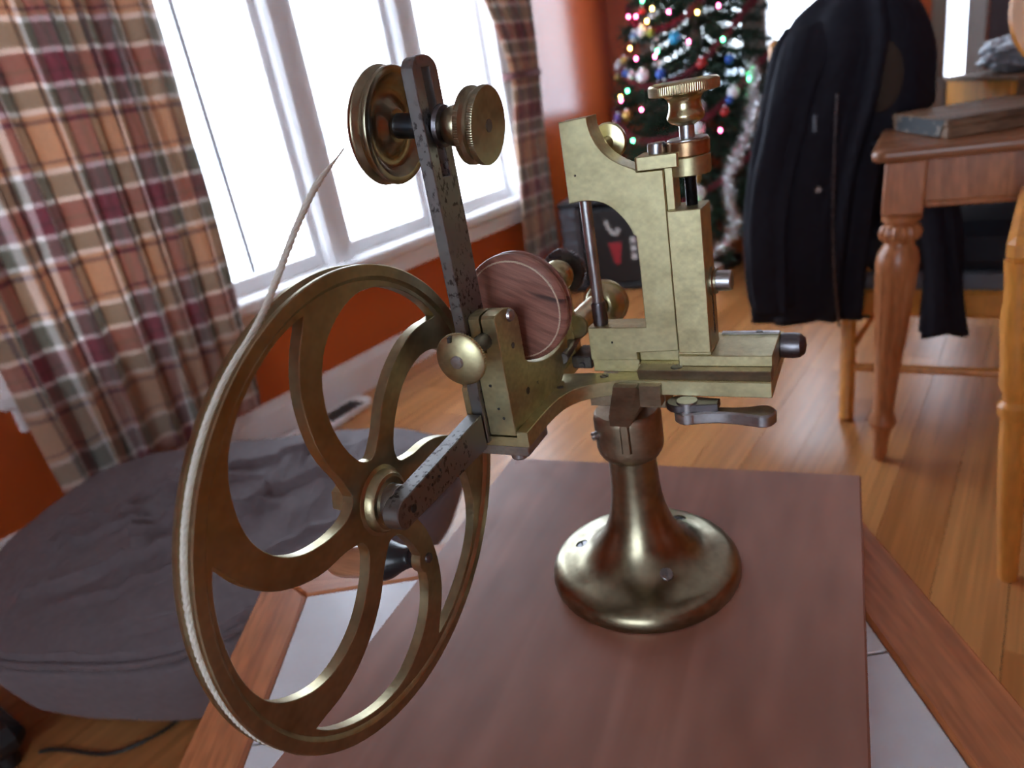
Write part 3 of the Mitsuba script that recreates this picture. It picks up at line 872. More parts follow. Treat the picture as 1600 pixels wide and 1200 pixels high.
leg_at(.062, .062, .055)
leg_at(.062, 1.43, .0)
leg_at(1.03, .062, 0)
leg_at(1.03, 1.43, 0)
lab = thing('old_flat_box', 'worn flat wooden case lying at the corner of the dining table', 'case')
OB = DINING @ trimesh.transformations.translation_matrix([.05, .075, .75]) @ trimesh.transformations.rotation_matrix(math.radians(-33), [0, 0, 1])
OB = np.eye(4)
e0, e1_ = CAM[:2] + 1.95 * U[:2] + .307 * V[:2], CAM[:2] + 1.728 * U[:2] + .174 * V[:2]
ex = (e1_ - e0) / np.linalg.norm(e1_ - e0)
OB[:2, 0], OB[:2, 1], OB[:3, 3] = ex, [-ex[1], ex[0]], [*e0, .75]
Lb = float(np.linalg.norm(e1_ - e0))
add('lower_tray', box(0, Lb, 0, .30, .001, .022, .002), OLD_BOX, lab, OB)
add('lid', box(-.002, Lb + .002, -.002, .302, .0225, .038, .003), OLD_BOX, lab, OB)
add('paper_band', prism([(.02, .003), (Lb - .03, .003), (Lb - .01, .036), (.03, .036)], -.0032, -.0020, 'y', 0), OLD_PAPER, lab, OB)
t2 = thing('orange_wood_box', 'open orange wooden box standing behind the worn flat case on the dining table', 'wooden box')
f0, f1 = CAM[:2] + 2.30 * U[:2] + .240 * V[:2], CAM[:2] + 2.06 * U[:2] + .088 * V[:2]
ex = (f1 - f0) / np.linalg.norm(f1 - f0)
BX = np.eye(4)
BX[:2, 0], BX[:2, 1], BX[:3, 3] = ex, [-ex[1], ex[0]], [*f0, .751]
Lx = float(np.linalg.norm(f1 - f0))
add('front_board', box(0, Lx, 0, .012, .0, .068, .001), PINE, t2, BX)
add('back_board', box(0, Lx, .20, .212, .0, .068, .001), PINE, t2, BX)
add('end_board', box(-.0005, .012, .012, .20, .0, .068, .001), OLD_BOX, t2, BX)
add('end_board', box(Lx - .012, Lx + .0005, .012, .20, .0, .068, .001), OLD_BOX, t2, BX)
add('base', box(.012, Lx - .012, .012, .20, .0, .008), OLD_BOX, t2, BX)
add('rim_strip', box(-.006, Lx + .03, -.006, .218, .068, .077, .001), OLD_BOX, t2, BX)
crump = trimesh.creation.icosphere(subdivisions=4)
cv = crump.vertices * [.13, .09, .045]
cv = cv * (1 + .5 * (meshkit.fbm(crump.vertices * 3.1, 4, 3)[:, None] - .5)) + [0.16, .1, .116]
add('plastic_bag', trimesh.Trimesh(cv, crump.faces, process=False), BAG_CLOTH, None, BX, smooth=False, label='crumpled grey blue plastic bag on top of the orange wooden box', cat_='bag')
wedge = hull([(-.035, -.02, 0), (.03, -.02, 0), (.03, .05, 0), (-.035, .05, 0), (.01, .0, .075), (.028, .0, .078), (.028, .03, .078)])
add('metal_bracket', moved(wedge, BX @ trimesh.transformations.translation_matrix([-.045, -.02, 0])), mat('grey_metal', principled((.32, .29, .28), .5, .4)), None, None, smooth=False,
    label='small grey metal wedge between the flat case and the orange box', cat_='bracket')

# ------------------------------------------------------------------ chairs
def turned_leg(p0, p1, r=.019):
    prof = [(.0001, 0), (.7, 0), (.78, .03), (.98, .30), (1.0, .48), (.9, .54), (1.18, .56), (1.18, .585), (.85, .60), (.85, .62), (1.12, .645), (1.05, .70), (1.15, .84), (.95, .90), (.95, .93), (1.0, 1.0), (.0001, 1.0)]
    p0, p1 = np.array(p0, float), np.array(p1, float)
    L = np.linalg.norm(p1 - p0)
    return moved(lathe([(a * r, b * L) for a, b in prof], 28), along(p0, p1 - p0))


# pine chair at the right edge of the frame: room frame, seat block above the near leg
t = thing('pine_chair', 'honey coloured pine chair at the right edge of the photograph', 'chair')
def pv(u, v, z): return (u, v, z)
l1 = turned_leg((1.35, .0, 0.0), (1.342, .028, .612), .021)
add('leg', l1, PINE, t, ROOM)
add('leg', turned_leg((1.35, -.40, 0), (1.342, -.40, .612), .021), PINE, t, ROOM)
add('leg', turned_leg((1.78, -.03, 0), (1.76, -.01, .612), .021), PINE, t, ROOM)
add('leg', turned_leg((1.78, -.40, 0), (1.76, -.40, .612), .021), PINE, t, ROOM)
add('seat', box(1.30, 1.80, -.44, .046, .612, .655, .012), PINE, t, ROOM)
for a, b in (((1.35, 0.0, .22), (1.35, -.40, .22)), ((1.77, -.03, .2), (1.77, -.40, .2)), ((1.35, -.4, .25), (1.77, -.4, .25)), ((1.35, .006, .16), (1.775, -.028, .16))):
    add('rung', rod(a, b, .010, 12), PINE, t, ROOM)
add('crest_panel', moved(prism(Polygon(spline([(-.235, .0), (-.20, .085), (-.10, .118), (0, .122), (.10, .118), (.20, .085), (.235, .0), (.20, -.07), (.10, -.09), (0, -.088), (-.10, -.09), (-.20, -.07)], 90, True)), -.012, .012, 'z', .005), np.array([[0, 0, 1, 1.33], [1, 0, 0, -.167], [0, 1, 0, .965], [0, 0, 0, 1.0]])), PINE, t, ROOM)
for v_ in (-.02, -.12, -.22, -.32):
    add('back_spindle', rod((1.33, v_, .65), (1.33, v_, .90), .009, 12), PINE, t, ROOM)

# chair under the jacket
t = thing('jacket_chair', 'pine chair mostly hidden under the dark jacket beside the dining table', 'chair')
add('leg', rod((1.925, .40, 0), (2.06, .42, .27), .019, 20), PINE, t, ROOM)
add('leg', rod((1.98, -.10, 0), (2.08, -.10, .27), .019, 20), PINE, t, ROOM)
add('leg', rod((2.50, .40, 0), (2.48, .40, .27), .017, 20), PINE, t, ROOM)
add('leg', rod((2.52, -.10, 0), (2.48, -.10, .27), .017, 20), PINE, t, ROOM)
add('seat', box(2.04, 2.52, -.14, .45, .262, .335, .01), PINE, t, ROOM)
add('seat_band', box(2.045, 2.515, -.135, .445, .335, .383, .006), GREY_PLASTIC, t, ROOM, label='grey band under the cushion')
add('cushion', box(2.035, 2.52, -.145, .445, .383, .505, .03), BLACK_CLOTH, t, ROOM, label='black seat cushion')
for v_ in (.58, .51, .44):
    add('back_post', rod((2.065, .2 + v_ * .4, .33), (2.07, v_, .95), .014, 14), PINE, t, ROOM)
add('crest_rail', box(2.055, 2.085, .38, .62, .93, .99, .012), PINE, t, ROOM)
for a, b in (((1.99, .405, .13), (2.03, -.10, .13)), ((2.02, .405, .18), (2.49, .40, .18)), ((2.05, -.10, .18), (2.50, -.10, .18))):
    add('rung', rod(a, b, .011, 12), PINE, t, ROOM)
# ------------------------------------------------------------------ jacket over the chair back: a body that hangs in folds, with hood, sleeve and a front flap
t = thing('jacket', 'dark navy jacket hanging over the chair back between the Christmas tree and the dining table', 'jacket')


def hanging(rows, n=140, fold=.016, seed=0, nf=9, caps=True, far=1.10):
    """rows: (z, v_right, v_left, u_centre, half depth) from the bottom up."""
    rows = np.array(rows, float)
    rows = np.c_[.986 + (rows[:, 0] - .986) * far, rows[:, 1:4] * far, rows[:, 4] * far]
    zz = np.linspace(rows[0, 0], rows[-1, 0], 46)
    col = [PchipInterpolator(rows[:, 0], rows[:, k_])(zz) for k_ in range(1, 5)]
    th = np.arange(n) * 2 * np.pi / n
    R_ = []
    for i, z in enumerate(zz):
        a, b, uc, hd = (c_[i] for c_ in col)
        ce, se = np.cos(th), np.sin(th)
        v = (a + b) / 2 + (b - a) / 2 * np.sign(ce) * np.abs(ce) ** .75
        u = uc + hd * np.sign(se) * np.abs(se) ** .8
        f_ = fold * np.sin(nf * th + .9 * np.sin(3 * th + seed) + 2.0 * z + seed) * (0.4 + .6 * min(1, (zz[-1] - z) / .25))
        f_ = f_ + .02 * (meshkit.fbm(np.c_[ce * 2 + seed, se * 2, np.full(n, z * 4)], 3, 5) - .5)
        R_.append(np.c_[u + f_ * se, v + f_ * ce, np.full(n, z) + .012 * np.sin(2 * th + seed) * (i < 2)])
    return loft(R_, caps)


add('body', hanging([(.315, .345, 0.616, 1.87, .055), (.55, .325, 0.613, 1.87, .075), (.68, .31, 0.590, 1.87, .085), (.85, .27, 0.553, 1.88, .09), (.95, .26, 0.523, 1.89, .085), (1.02, .28, .50, 1.90, .065), (1.06, .31, .45, 1.905, .03)]), JACKET, t, ROOM, smooth=True)
add('sleeve', hanging([(.36, .50, 0.598, 1.80, .045), (.55, .50, 0.608, 1.80, .055), (.68, .48, 0.591, 1.80, .058), (.85, .44, 0.556, 1.815, .06), (.96, .41, .535, 1.84, .055), (1.01, .41, .51, 1.86, .03)], 90, .008, 2, 6), JACKET, t, ROOM, smooth=True)
hood = hanging([(.79, .25, .37, 1.84, .03), (.80, .232, .40, 1.84, .07), (.82, .222, .41, 1.845, .09), (.90, .222, .42, 1.85, .095), (.97, .238, .42, 1.86, .09), (1.03, .27, .42, 1.87, .07), (1.065, .31, .42, 1.88, .03)], 110, .008, 4, 5, far=1.14)
add('hood', hood, JACKET, t, ROOM, smooth=True)
add('lining', ellipsoid((2.0, .345, .87), (.012, .05, .08)), LINING, t, ROOM, smooth=True)
add('front_flap', hanging([(.262, .128, .232, 1.93, .02), (.40, .15, .23, 1.93, .03), (.58, .17, .26, 1.92, .03), (.74, .22, .34, 1.88, .04)], 80, .006, 6, 4, far=1.03), JACKET, t, ROOM, smooth=True)
add('zip', tube(spline([(1.956, .424, .26), (1.938, .435, .50), (1.927, .43, .69), (1.93, .424, .85)], 40), .0035, 6), STEEL_DARK, t, ROOM)
add('zip_pull', box(1.918, 1.926, .468, .476, .77, .81, .002), GREY_PLASTIC, t, ROOM)
add('snap', prism(Point(.468, .63).buffer(.007, 8), 1.93, 1.94, 'x', 0), STEEL, t, ROOM)


# ------------------------------------------------------------------ the brass machine (machine frame: x along the bed, y away, z from the board top)
R_M = thing('wheel_cutting_machine', "old brass clockmaker's wheel cutting machine with a spoked hand wheel on the wooden base board", 'machine')


def mp(name, mesh, m, parent=None, smooth=30, label=None, kind=None):
    return add(name, mesh, m, parent or R_M, MACHINE, smooth, label=label, kind=kind)


def slotted(x, y, z, r, h, axis=(0, 0, 1), ang=0.0):
    """A screw head with a slot, standing on its point."""
    m = minus(lathe([(0, 0), (r, 0), (r, h * .8), (r * .9, h), (0, h)], 32), turned(box(-r * 1.2, r * 1.2, -r * .16, r * .16, h * .5, h * 1.5), ang))
    return moved(m, along((x, y, z), axis))


# pillar with its round foot
prof = np.vstack([[(0, 0), (.0800, 0), (.0822, .0012), (.0834, .004), (.0836, .0075), (.0830, .011), (.0812, .0145), (.0780, .0172), (.0735, .0190)],
                  spline([(.0735, .0190), (.066, .0208), (.058, .0228), (.0500, .0262), (.0410, .0340), (.0335, .0445), (.0268, .0600), (.0225, .0790), (.0207, .0990), (.0202, .1220)], 60)[1:], [(0, .1220)]])
holes = [(-.0584, -.0019), (.0193, .0565), (.0305, -.0356)]
hz = [.0228, .0226, .0290]
pill = lathe(prof, 160)
cut = [moved(lathe([(0, -.004), (.0058, -.004), (.0061, .02), (0, .02)], 28), along((x, y, z - .001), (x * tl_, y * tl_, 1))) for (x, y), z, tl_ in zip(holes, hz, (6, 6, 13))]
P_ = mp('pillar', minus(pill, *cut), BRASS_OLD, smooth=35, label='dark brass flared pillar with a round foot')
for (x, y), z, a, tl_, dp in zip(holes, hz, (30, 80, 75), (6, 6, 13), (.0044, .0044, .0030)):
    nrm_ = np.array([x * tl_, y * tl_, 1]) / math.sqrt(1 + (x * x + y * y) * tl_ * tl_)
    mp('foot_screw', slotted(*(np.array([x, y, z]) - nrm_ * dp), .0056, .0036, nrm_, a), STEEL_DARK if dp > .004 else STEEL, P_)
col = lathe([(0, .121), (.0205, .121), (.0245, .1238), (.0268, .1275), (.0280, .1325), (.0282, .158), (.0272, .1625), (.0255, .1645), (0, .1645)], 96)
col = minus(col, box(.0022, .0099, -.05, -.012, .1365, .18))
C_ = mp('collar', col, BRONZE, smooth=35, label='brown bronze collar on top of the pillar')
mp('set_screw', slotted(-.0190, -.0175, .1480, .0036, .0068, (-.74, -.67, 0), 20), STEEL, C_)
J_ = mp('clamp_jaw', hull([(.0085, -.0475, .2050), (.0265, -.0475, .2050), (.0085, -.0440, .2062), (.0265, -.0440, .2062), (-.0028, -.0345, .1732), (.0135, -.0345, .1732), (-.0038, -.0325, .1640), (.0125, -.0325, .1640),
                           (-.001, .010, .1640), (.0150, .010, .1640), (.010, -.0405, .1945), (.030, -.0405, .1945), (.002, .010, .1945), (.020, .010, .1945)]), BRONZE, smooth=20, label='brown bronze jaw under the bed')
mp('tongue', box(.0034, .0096, -.0300, -.010, .1372, .1655, .0005), BRONZE, J_)
mp('cross_bar', union(box(-.0165, .0440, -.0340, .030, .1825, .1958, .0006), hull([(.0285, -.0470, .2062), (.0440, -.0470, .2062), (.0285, -.0410, .2062), (.0440, -.0410, .2062), (.0270, -.0440, .1885), (.0430, -.0440, .1885), (.0270, -.020, .1885), (.0430, -.020, .1885)])), BRONZE, J_)

# bed with its long arm
arm = [(-.0655, -.1300), (-.0250, -.1300)] + [tuple(q) for q in spline([(-.0250, -.1300), (-.0253, -.1040), (-.0243, -.0810), (-.0195, -.0625), (-.0105, -.0520), (.0020, -.0450), (.0110, -.0405)], 26)[1:]]
arm += [(.0110, -.027), (-.0140, -.027), (-.0400, -.0300), (-.0400, .012), (-.0655, .012)]
armm = minus(prism(arm, .1962, .2078, 'z', .0005), box(-.0545, -.0330, -.135, -.118, .2035, .21))
A_ = mp('bed', union(armm, box(.0060, .1205, -.0405, .0370, .1962, .2078, .0006), box(.0240, .1203, -.0300, .0370, .2070, .2166, .0006)), BRASS, smooth=25, label='flat brass bed with a curved arm at the left')
mp('guide_rail', prism([(-.0388, .2080), (-.0416, .2160), (-.0410, .2166), (-.0275, .2166), (-.0275, .2080)], .0262, .1205, 'x', .0006), BRONZE, A_, label='bronze guide rail')
mp('screw', slotted(.0545, -.0350, .2162, .0042, .0010, (0, 0, 1), 25), STEEL_DARK, A_)
mp('screw', slotted(-.0022, -.0335, .2076, .0034, .0008, (0, 0, 1), 60), STEEL_DARK, A_)
mp('screw', slotted(-.0300, -.0560, .2076, .0026, .0008, (0, 0, 1), 10), STEEL_DARK, A_)
S_ = mp('cross_slide', union(box(.0558, .1205, -.0330, .0138, .2165, .2246, .0006), box(.0240, .0560, -.0225, .0100, .2165, .2262, .0006)), BRASS, label='upper brass slide')
mp('gib', box(.0790, .1206, .0088, .0140, .2246, .2262, .0005), STEEL, S_, label='narrow steel gib strip')
mp('gib_screw', slotted(.1060, .0114, .2261, .0024, .0008), STEEL_DARK, S_)
mp('stop_screw', moved(lathe([(0, 0), (.0075, 0), (.0092, .0015), (.0095, .010), (.0088, .0145), (.0060, .0178), (0, .0190)], 40), along((.1195, .0130, .2145), (1, 0, 0))), STEEL_DARK, A_, label='dark round headed screw at the end of the bed')
# lever under the bed
lev = unary_union([Point(.0630, -.047).buffer(.0095, 20), Point(.1140, -.0455).buffer(.0095, 20), Polygon(np.vstack([spline([(.063, -.0565), (.076, -.0525), (.090, -.0510), (.104, -.0530), (.114, -.0550)], 20), spline([(.114, -.036), (.10, -.0405), (.09, -.0415), (.076, -.0405), (.063, -.0375)], 20)]))])
L_ = mp('lever', prism(lev, .1800, .1892, 'z', .0012), STEEL, label='grey steel lever below the bed')
mp('pivot_plate', prism(unary_union([Point(.0575, -.046).buffer(.0095, 20), Polygon([(.0575, -.0555), (.085, -.050), (.085, -.040), (.0575, -.0365)])]), .1892, .1950, 'z', .0008), STEEL_DARK, L_)
mp('boss', prism(Point(.0630, -.047).buffer(.0075, 20), .1880, .1962, 'z', .0004), STEEL, L_)

# frame standard: tall casting with two arcs
arc1 = spline([(.0065, .3952), (.0075, .3860), (.0110, .3772), (.0156, .3703), (.0226, .3644), (.0302, .3602), (.0362, .3575)], 26)
arc2 = spline([(.0305, .3134), (.0287, .3180), (.0248, .3246), (.0195, .3309), (.0122, .3365), (.0031, .3393), (-.0060, .3398)], 26)
fr = [(-.0133, .2446), (-.0136, .2186), (.0237, .2186), (.0235, .2245), (.0550, .2262), (.0550, .3552), (.0372, .3556)] + [tuple(q) for q in arc1[::-1]] + [(-.0142, .3944), (-.0145, .3389)] + [tuple(q) for q in arc2[::-1]] + [(.0322, .3124), (.0325, .2889), (.0322, .2446)]
F_ = mp('standard', prism(fr, -.0270, -.0062, 'y', .0005), BRASS, smooth=25, label='tall pale brass standard with curved horn')
mp('foot', box(-.0136, .0240, -.0243, .0060, .2078, .2187, .0005), BRASS, F_)
mp('rear_post', box(.0550, .0608, -.0240, -.0080, .2300, .3562, .0005), BRASS, F_)
for x, z in ((-.0070, .3580), (.0050, .2330)):
    mp('pin_hole', prism(Point(x, z).buffer(.0008, 8), -.02725, -.0268, 'y', 0), DARK_HOLE, F_)
G_ = mp('guide_rod', rod((-.0055, -.0180, .2600), (-.0055, -.0180, .3420), .0043), STEEL, label='blue grey steel rod')
mp('ferrule', moved(lathe([(0, 0), (.0052, 0), (.0057, .001), (.0057, .0165), (.0046, .0185), (0, .0185)], 32), along((-.0055, -.0180, .2444), (0, 0, 1))), STEEL_DARK, G_)
K_ = mp('rear_knob', moved(lathe(np.vstack([[(0, 0), (.004, 0), (.0045, .012), (.0125, .0130), (.0135, .0150)], sprof([(.0135, .0150), (.0125, .0185), (.009, .0225), (.004, .0245), (0, .025)], 14)[1:]]), 48), along((.0085, -.008, .3745), (0, 1, 0))), BRASS_POLISHED, F_, label='domed brass knob')
# sliding column
Q_ = mp('column', box(.0559, .0789, -.0306, -.0008, .2246, .3282, .0006), BRASS, label='square brass column beside the standard')
mp('column_foot', box(.0556, .0792, -.0312, .0, .2246, .2266, .0004), BRASS, Q_)
mp('bush', moved(lathe([(0, 0), (.0102, 0), (.0102, .0018), (.0090, .0026), (.0090, .0042), (0, .0042)], 40), along((.0788, -.0130, .2735), (1, 0, 0))), BRASS_OLD, Q_)
mp('pin', moved(lathe([(0, 0), (.0072, 0), (.0072, .0092), (.0066, .0102), (0, .0102)], 40), along((.0828, -.0130, .2735), (1, 0, 0))), STEEL, Q_)
mp('dark_slot', box(.07885, .0791, -.0145, -.0115, .2350, .2640), DARK_HOLE, Q_)
# clamp bracket and feed screw
SX, SY = .0695, -.0130
B_ = mp('clamp_bracket', union(prism(Polygon([(.0372, -.0305), (.0665, -.0305), (.0665, -.0070), (.0372, -.0070)]).buffer(-.002).buffer(.002, 6), .3562, .3655, 'z', .0006), moved(lathe([(0, .3488), (.0138, .3488), (.0143, .3494), (.0143, .3604), (.0138, .3610), (0, .3610)], 64), along((SX, SY, 0), (0, 0, 1)))), BRASS, smooth=25, label='brass clamp bracket with a ring')
mp('ring', moved(lathe([(0, .3614), (.0139, .3614), (.0143, .3619), (.0143, .3702), (.0137, .3710), (0, .3710)], 64), along((SX, SY, 0), (0, 0, 1))), COPPER, B_, label='copper coloured ring')
mp('cap_washer', moved(lathe([(0, .3710), (.0134, .3710), (.0134, .3717), (.0126, .3723), (0, .3723)], 64), along((SX, SY, 0), (0, 0, 1))), STEEL, B_)
mp('clamp_screw', slotted(.0500, -.0185, .3655, .0062, .0066, (0, 0, 1), 70), STEEL, B_)
V_S = mp('feed_screw', moved(lathe([(0, .3720), (.0050, .3720), (.0050, .3815), (0, .3815)], 40), along((SX, SY, 0), (0, 0, 1))), STEEL, label='vertical steel feed screw')
thr = [(0, .326)]
zt = .326
while zt < .3485:
    thr += [(.0042, zt), (.0036, zt + .0004), (.0042, zt + .0008)]
    zt += .0008
mp('thread', moved(lathe(thr + [(0, zt)], 32), along((SX, SY, 0), (0, 0, 1))), STEEL_DARK, V_S)


def knurl(r, lo, hi, teeth, n_, depth=.018):
    return lambda th, j: 1 - (depth * (0.5 + 0.5 * np.cos(th * teeth)) if lo <= j <= hi else 0) * np.ones_like(th)


kp = np.vstack([[(0, .3802), (.0056, .3802)], spline([(.0056, .3802), (.0085, .3815), (.0116, .3838), (.0122, .3862), (.0113, .3886), (.0104, .3920), (.0106, .3955), (.0122, .3980), (.0160, .3994), (.0212, .3999)], 34)[1:]])
j0 = len(kp)
kp = np.vstack([kp, [(.0226, .4004), (.0228, .4012), (.0228, .4054), (.0224, .4062), (.0218, .4070), (.0212, .4075), (.0190, .4078), (0, .4078)]])
mp('knob', moved(lathe(kp, 480, knurl(0, j0, j0 + 2, 96, 480)), along((SX, SY, 0), (0, 0, 1))), BRASS_POLISHED, V_S, smooth=35, label='brass knob with knurled rim')

# headstock: upright fork at the end of the arm
fork = [(-.1300, .2050), (-.0445, .2070), (-.0250, .2200), (-.0215, .2420)] + [tuple(q) for q in spline([(-.0215, .2420), (-.0300, .2370), (-.0420, .2335), (-.0550, .2338), (-.0690, .2362), (-.0860, .2412), (-.0975, .2480)], 24)[1:]]
fork += [(-.0975, .2770)] + [tuple(q) for q in spline([(-.0975, .2770), (-.1000, .2835), (-.1050, .2880), (-.1120, .2905), (-.1200, .2912), (-.1280, .2905)], 14)[1:]] + [(-.1300, .2888)]
fk = minus(prism(fork[::-1], -.0535, -.0335, 'x', .0005), box(-.0453, -.0436, -.14, -.09, .2655, .30))
H_ = mp('headstock', fk, BRASS, smooth=25, label='upright brass fork with a split front post')
mp('side_screw', moved(lathe([(0, 0), (.0046, 0), (.0040, .0018), (.0024, .003), (0, .0034)], 28), along((-.0336, -.1095, .2845), (1, 0, 0))), STEEL, H_)
for y, z, r in ((-.1120, .2640, .0022), (-.1020, .2260, .0026), (-.0850, .2250, .0011)):
    mp('pin_hole', prism(Point(y, z).buffer(r, 10), -.0337, -.03335, 'x', 0), STEEL_DARK, H_)
for x, z in ((-.0405, .2180), (-.0430, .2250), (-.0460, .2420)):
    mp('pin_hole', prism(Point(x, z).buffer(.0010, 8), -.13025, -.1298, 'y', 0), DARK_HOLE, H_)
kn = np.vstack([[(0, 0), (.006, 0), (.0150, .0005), (.0166, .0012), (.0172, .0020), (.0172, .0036), (.0166, .0042)], spline([(.0166, .0042), (.0130, .0060), (.0080, .0074), (.0040, .0080)], 12)[1:], [(0, .0080)]])
KX, KZ = -.0440, .2742
kk = mp('clamp_knob', moved(lathe(kn, 360, knurl(0, 3, 5, 60, 360, .035)), along((KX, -.1585, KZ), (0, -1, 0))), BRASS, smooth=35, label='round knurled brass clamp knob')
mp('shank', rod((KX, -.1590, KZ), (KX, -.1285, KZ), .0056), STEEL_DARK, kk)
mp('pin', moved(lathe([(0, 0), (.0042, 0), (.0042, .0012), (.0036, .0018), (0, .0020)], 28), along((KX, -.1662, KZ), (0, -1, 0))), STEEL, kk)
mp('nick', box(KX - .0038, KX - .0020, -.1668, -.1632, KZ + .0125, KZ + .0158), DARK_HOLE, kk)
# spindle with its rosewood pulley
AX, AZ = -.0436, .2792
wp = [(0, 0), (.0338, 0), (.0345, .0004), (.0352, .0004), (.0366, .0012), (.0388, .0030), (.0394, .0045), (.0394, .0062), (.0360, .0090), (.0390, .0118), (.0390, .0140), (.0375, .0150), (0, .0150)]
W_ = mp('pulley', moved(lathe(wp, 120), along((AX, -.0840, AZ), (0, 1, 0))), ROSEWOOD, smooth=35, label='striped rosewood pulley disc')
mp('worn_edge', moved(lathe([(.0346, 0), (.0356, 0), (.0357, .0006), (.0347, .0006)], 120), along((AX, -.0842, AZ), (0, 1, 0))), WORN_WOOD, W_)
SP = mp('spindle', rod((AX, -.0700, AZ), (AX, .0300, AZ), .0050), STEEL, label='steel spindle')
mp('bearing_ball', moved(lathe(np.vstack([[(0, -.013)], sprof([(.004, -.0125), (.0095, -.0085), (.0128, 0), (.0095, .0085), (.004, .0125)], 20), [(0, .013)]]), 48), along((AX, .0010, AZ), (0, 1, 0))), BRASS_POLISHED, SP, label='polished brass bearing')
mp('bearing_post', hull([(AX - .009, -.006, .206), (AX + .009, -.006, .206), (AX - .009, .008, .206), (AX + .009, .008, .206), (AX - .006, -.004, AZ - .004), (AX + .006, -.004, AZ - .004), (AX - .006, .006, AZ - .004), (AX + .006, .006, AZ - .004)]), BRASS, H_)
teeth = lambda th, j: 1 - .05 * (np.cos(th * 44) > 0)
mp('chuck', minus(moved(lathe([(0, 0), (.0172, 0), (.0182, .0010), (.0182, .0070), (.0172, .0080), (0, .0080)], 352, teeth), along((AX, .0110, AZ), (0, 1, 0))), box(AX - .010, AX + .001, .0100, .0150, AZ + .012, AZ + .022)), STEEL_DARK, SP, label='dark toothed chuck')
# rear cross rod with barrel and knob
Z_ = mp('rear_barrel', moved(lathe([(0, 0), (.0095, 0), (.0105, .0012), (.0105, .050), (.0095, .052), (0, .052)], 40), along((-.0330, -.0030, .2375), (0, 1, 0))), BRASS_POLISHED, label='brass barrel behind the pulley')
dk = np.vstack([[(0, .012), (.0185, .012), (.0205, .0100), (.0205, .0075), (.0190, .0062), (.0182, .0062)], spline([(.0182, .0062), (.0150, .0015), (.0105, -.002), (.0060, -.003)], 12)[1:], [(0, -.003)]])
mp('end_knob', moved(lathe(dk, 72), along((-.0290, .0530, .2365), (0, 1, 0))), BRASS_POLISHED, Z_, label='domed brass end knob')
mp('cross_rod', rod((-.0335, -.0370, .2235), (-.0425, .0280, .2235), .0046), STEEL_DARK, Z_)
mp('rod_block', box(-.0330, -.0160, -.0210, .0050, .2085, .2190, .0010), STEEL_DARK, Z_)
mp('block_screw', slotted(-.0240, -.0215, .2120, .0022, .002, (0, -1, 0)), STEEL_DARK, Z_)

# steel bar with slot, and crank arm
bp = Polygon([(-.1340, .2000), (-.1340, .4400)] + [tuple(q) for q in spline([(-.1340, .4400), (-.1325, .4435), (-.1285, .4468), (-.1210, .4480), (-.1130, .4470), (-.1082, .4440), (-.1064, .4395)], 16)[1:]] + [(-.1064, .2000)], [[(-.1242, .3790), (-.1150, .3785), (-.1150, .4412), (-.1242, .4412)]])
V_B = mp('support_bar', prism(bp, -.0622, -.0538, 'x', .0005), STEEL_PITTED, smooth=20, label='pitted dark steel upright bar with a slot')
mp('side_strip', box(-.0668, -.0624, -.1340, -.1080, .1975, .2420, .0006), BRASS, V_B, label='narrow brass strip')
cr = [(-.1372, .1985), (-.1372, .2235)] + [(-.1385, .2235), (-.2330, .2182)] + [tuple(q) for q in spline([(-.2330, .2182), (-.2415, .2165), (-.2452, .2100), (-.2428, .2030), (-.2350, .2003)], 14)[1:]]
X_ = mp('crank_arm', prism(cr[::-1], -.0640, -.0532, 'x', .0006), STEEL_PITTED, smooth=20, label='flat steel arm carrying the hand wheel')
mp('pivot_hole', prism(Point(-.2290, .2085).buffer(.0026, 6), -.0533, -.0529, 'x', 0), DARK_HOLE, X_)
for y, z in ((-.2070, .2110), (-.2050, .2150), (-.1960, .2150), (-.1985, .2120)):
    mp('pit', prism(Point(y, z).buffer(.0009, 6), -.0533, -.0530, 'x', 0), DARK_HOLE, X_)
mp('foot_plate', box(-.0640, -.0270, -.1290, -.0950, .1885, .1962, .0006), STEEL, X_, label='steel plate under the arm end')
mp('foot_bolt', moved(lathe([(0, 0), (.0055, 0), (.0062, .001), (.0062, .0070), (0, .0070)], 24), along((-.0400, -.1180, .1818), (0, 0, 1))), STEEL, X_)

# hand wheel
ny, tl = math.radians(1.257), math.radians(-1.6)
wn = np.array([math.cos(ny) * math.cos(tl), math.sin(ny) * math.cos(tl), math.sin(tl)])
we2 = np.array([0, 0, 1.0]) - wn * wn[2]
we2 /= np.linalg.norm(we2)
we1 = np.cross(we2, wn)
WM = np.eye(4)
WM[:3, 0], WM[:3, 1], WM[:3, 2], WM[:3, 3] = we1, we2, wn, [-.0765, -.22495, .20879]
tmpl = [(0, .1268), (4, .1276), (10, .1280), (18, .1278), (26, .1274), (33, .1262), (39, .1238), (45, .1190), (51, .1125), (57, .1045), (63, .0925), (67, .0815), (70, .0700), (71.5, .0580), (71.5, .0475), (69.5, .0390), (64, .0318), (55, .0286), (46, .0285), (38.5, .0330), (32, .0415), (28.5, .0540), (24, .0690), (18.5, .0845), (13, .0990), (7, .1120), (2.5, .1205)]
holes = []
for th0 in (41, 101, 161, 221, 281, 341):
    q = [(r * math.cos(math.radians(th0 + a)), r * math.sin(math.radians(th0 + a))) for a, r in tmpl]
    sp = spline(q, 90)
    holes.append(Polygon(sp))
lobe = Point(.0308, -.0649).buffer(.0098, 24)
discp = Point(0, 0).buffer(.1318, 90)
for h in holes:
    discp = discp.difference(h.difference(lobe) if h.intersects(lobe) else h)
discp = max(getattr(discp, 'geoms', [discp]), key=lambda g_: g_.area)
discp = discp.simplify(.00004)
HW = mp('hand_wheel', moved(prism(discp, -.0095, -.0022, 'z', .0004), WM), BRASS_WHEEL, smooth=25, label='large brass hand wheel with six curved spokes')
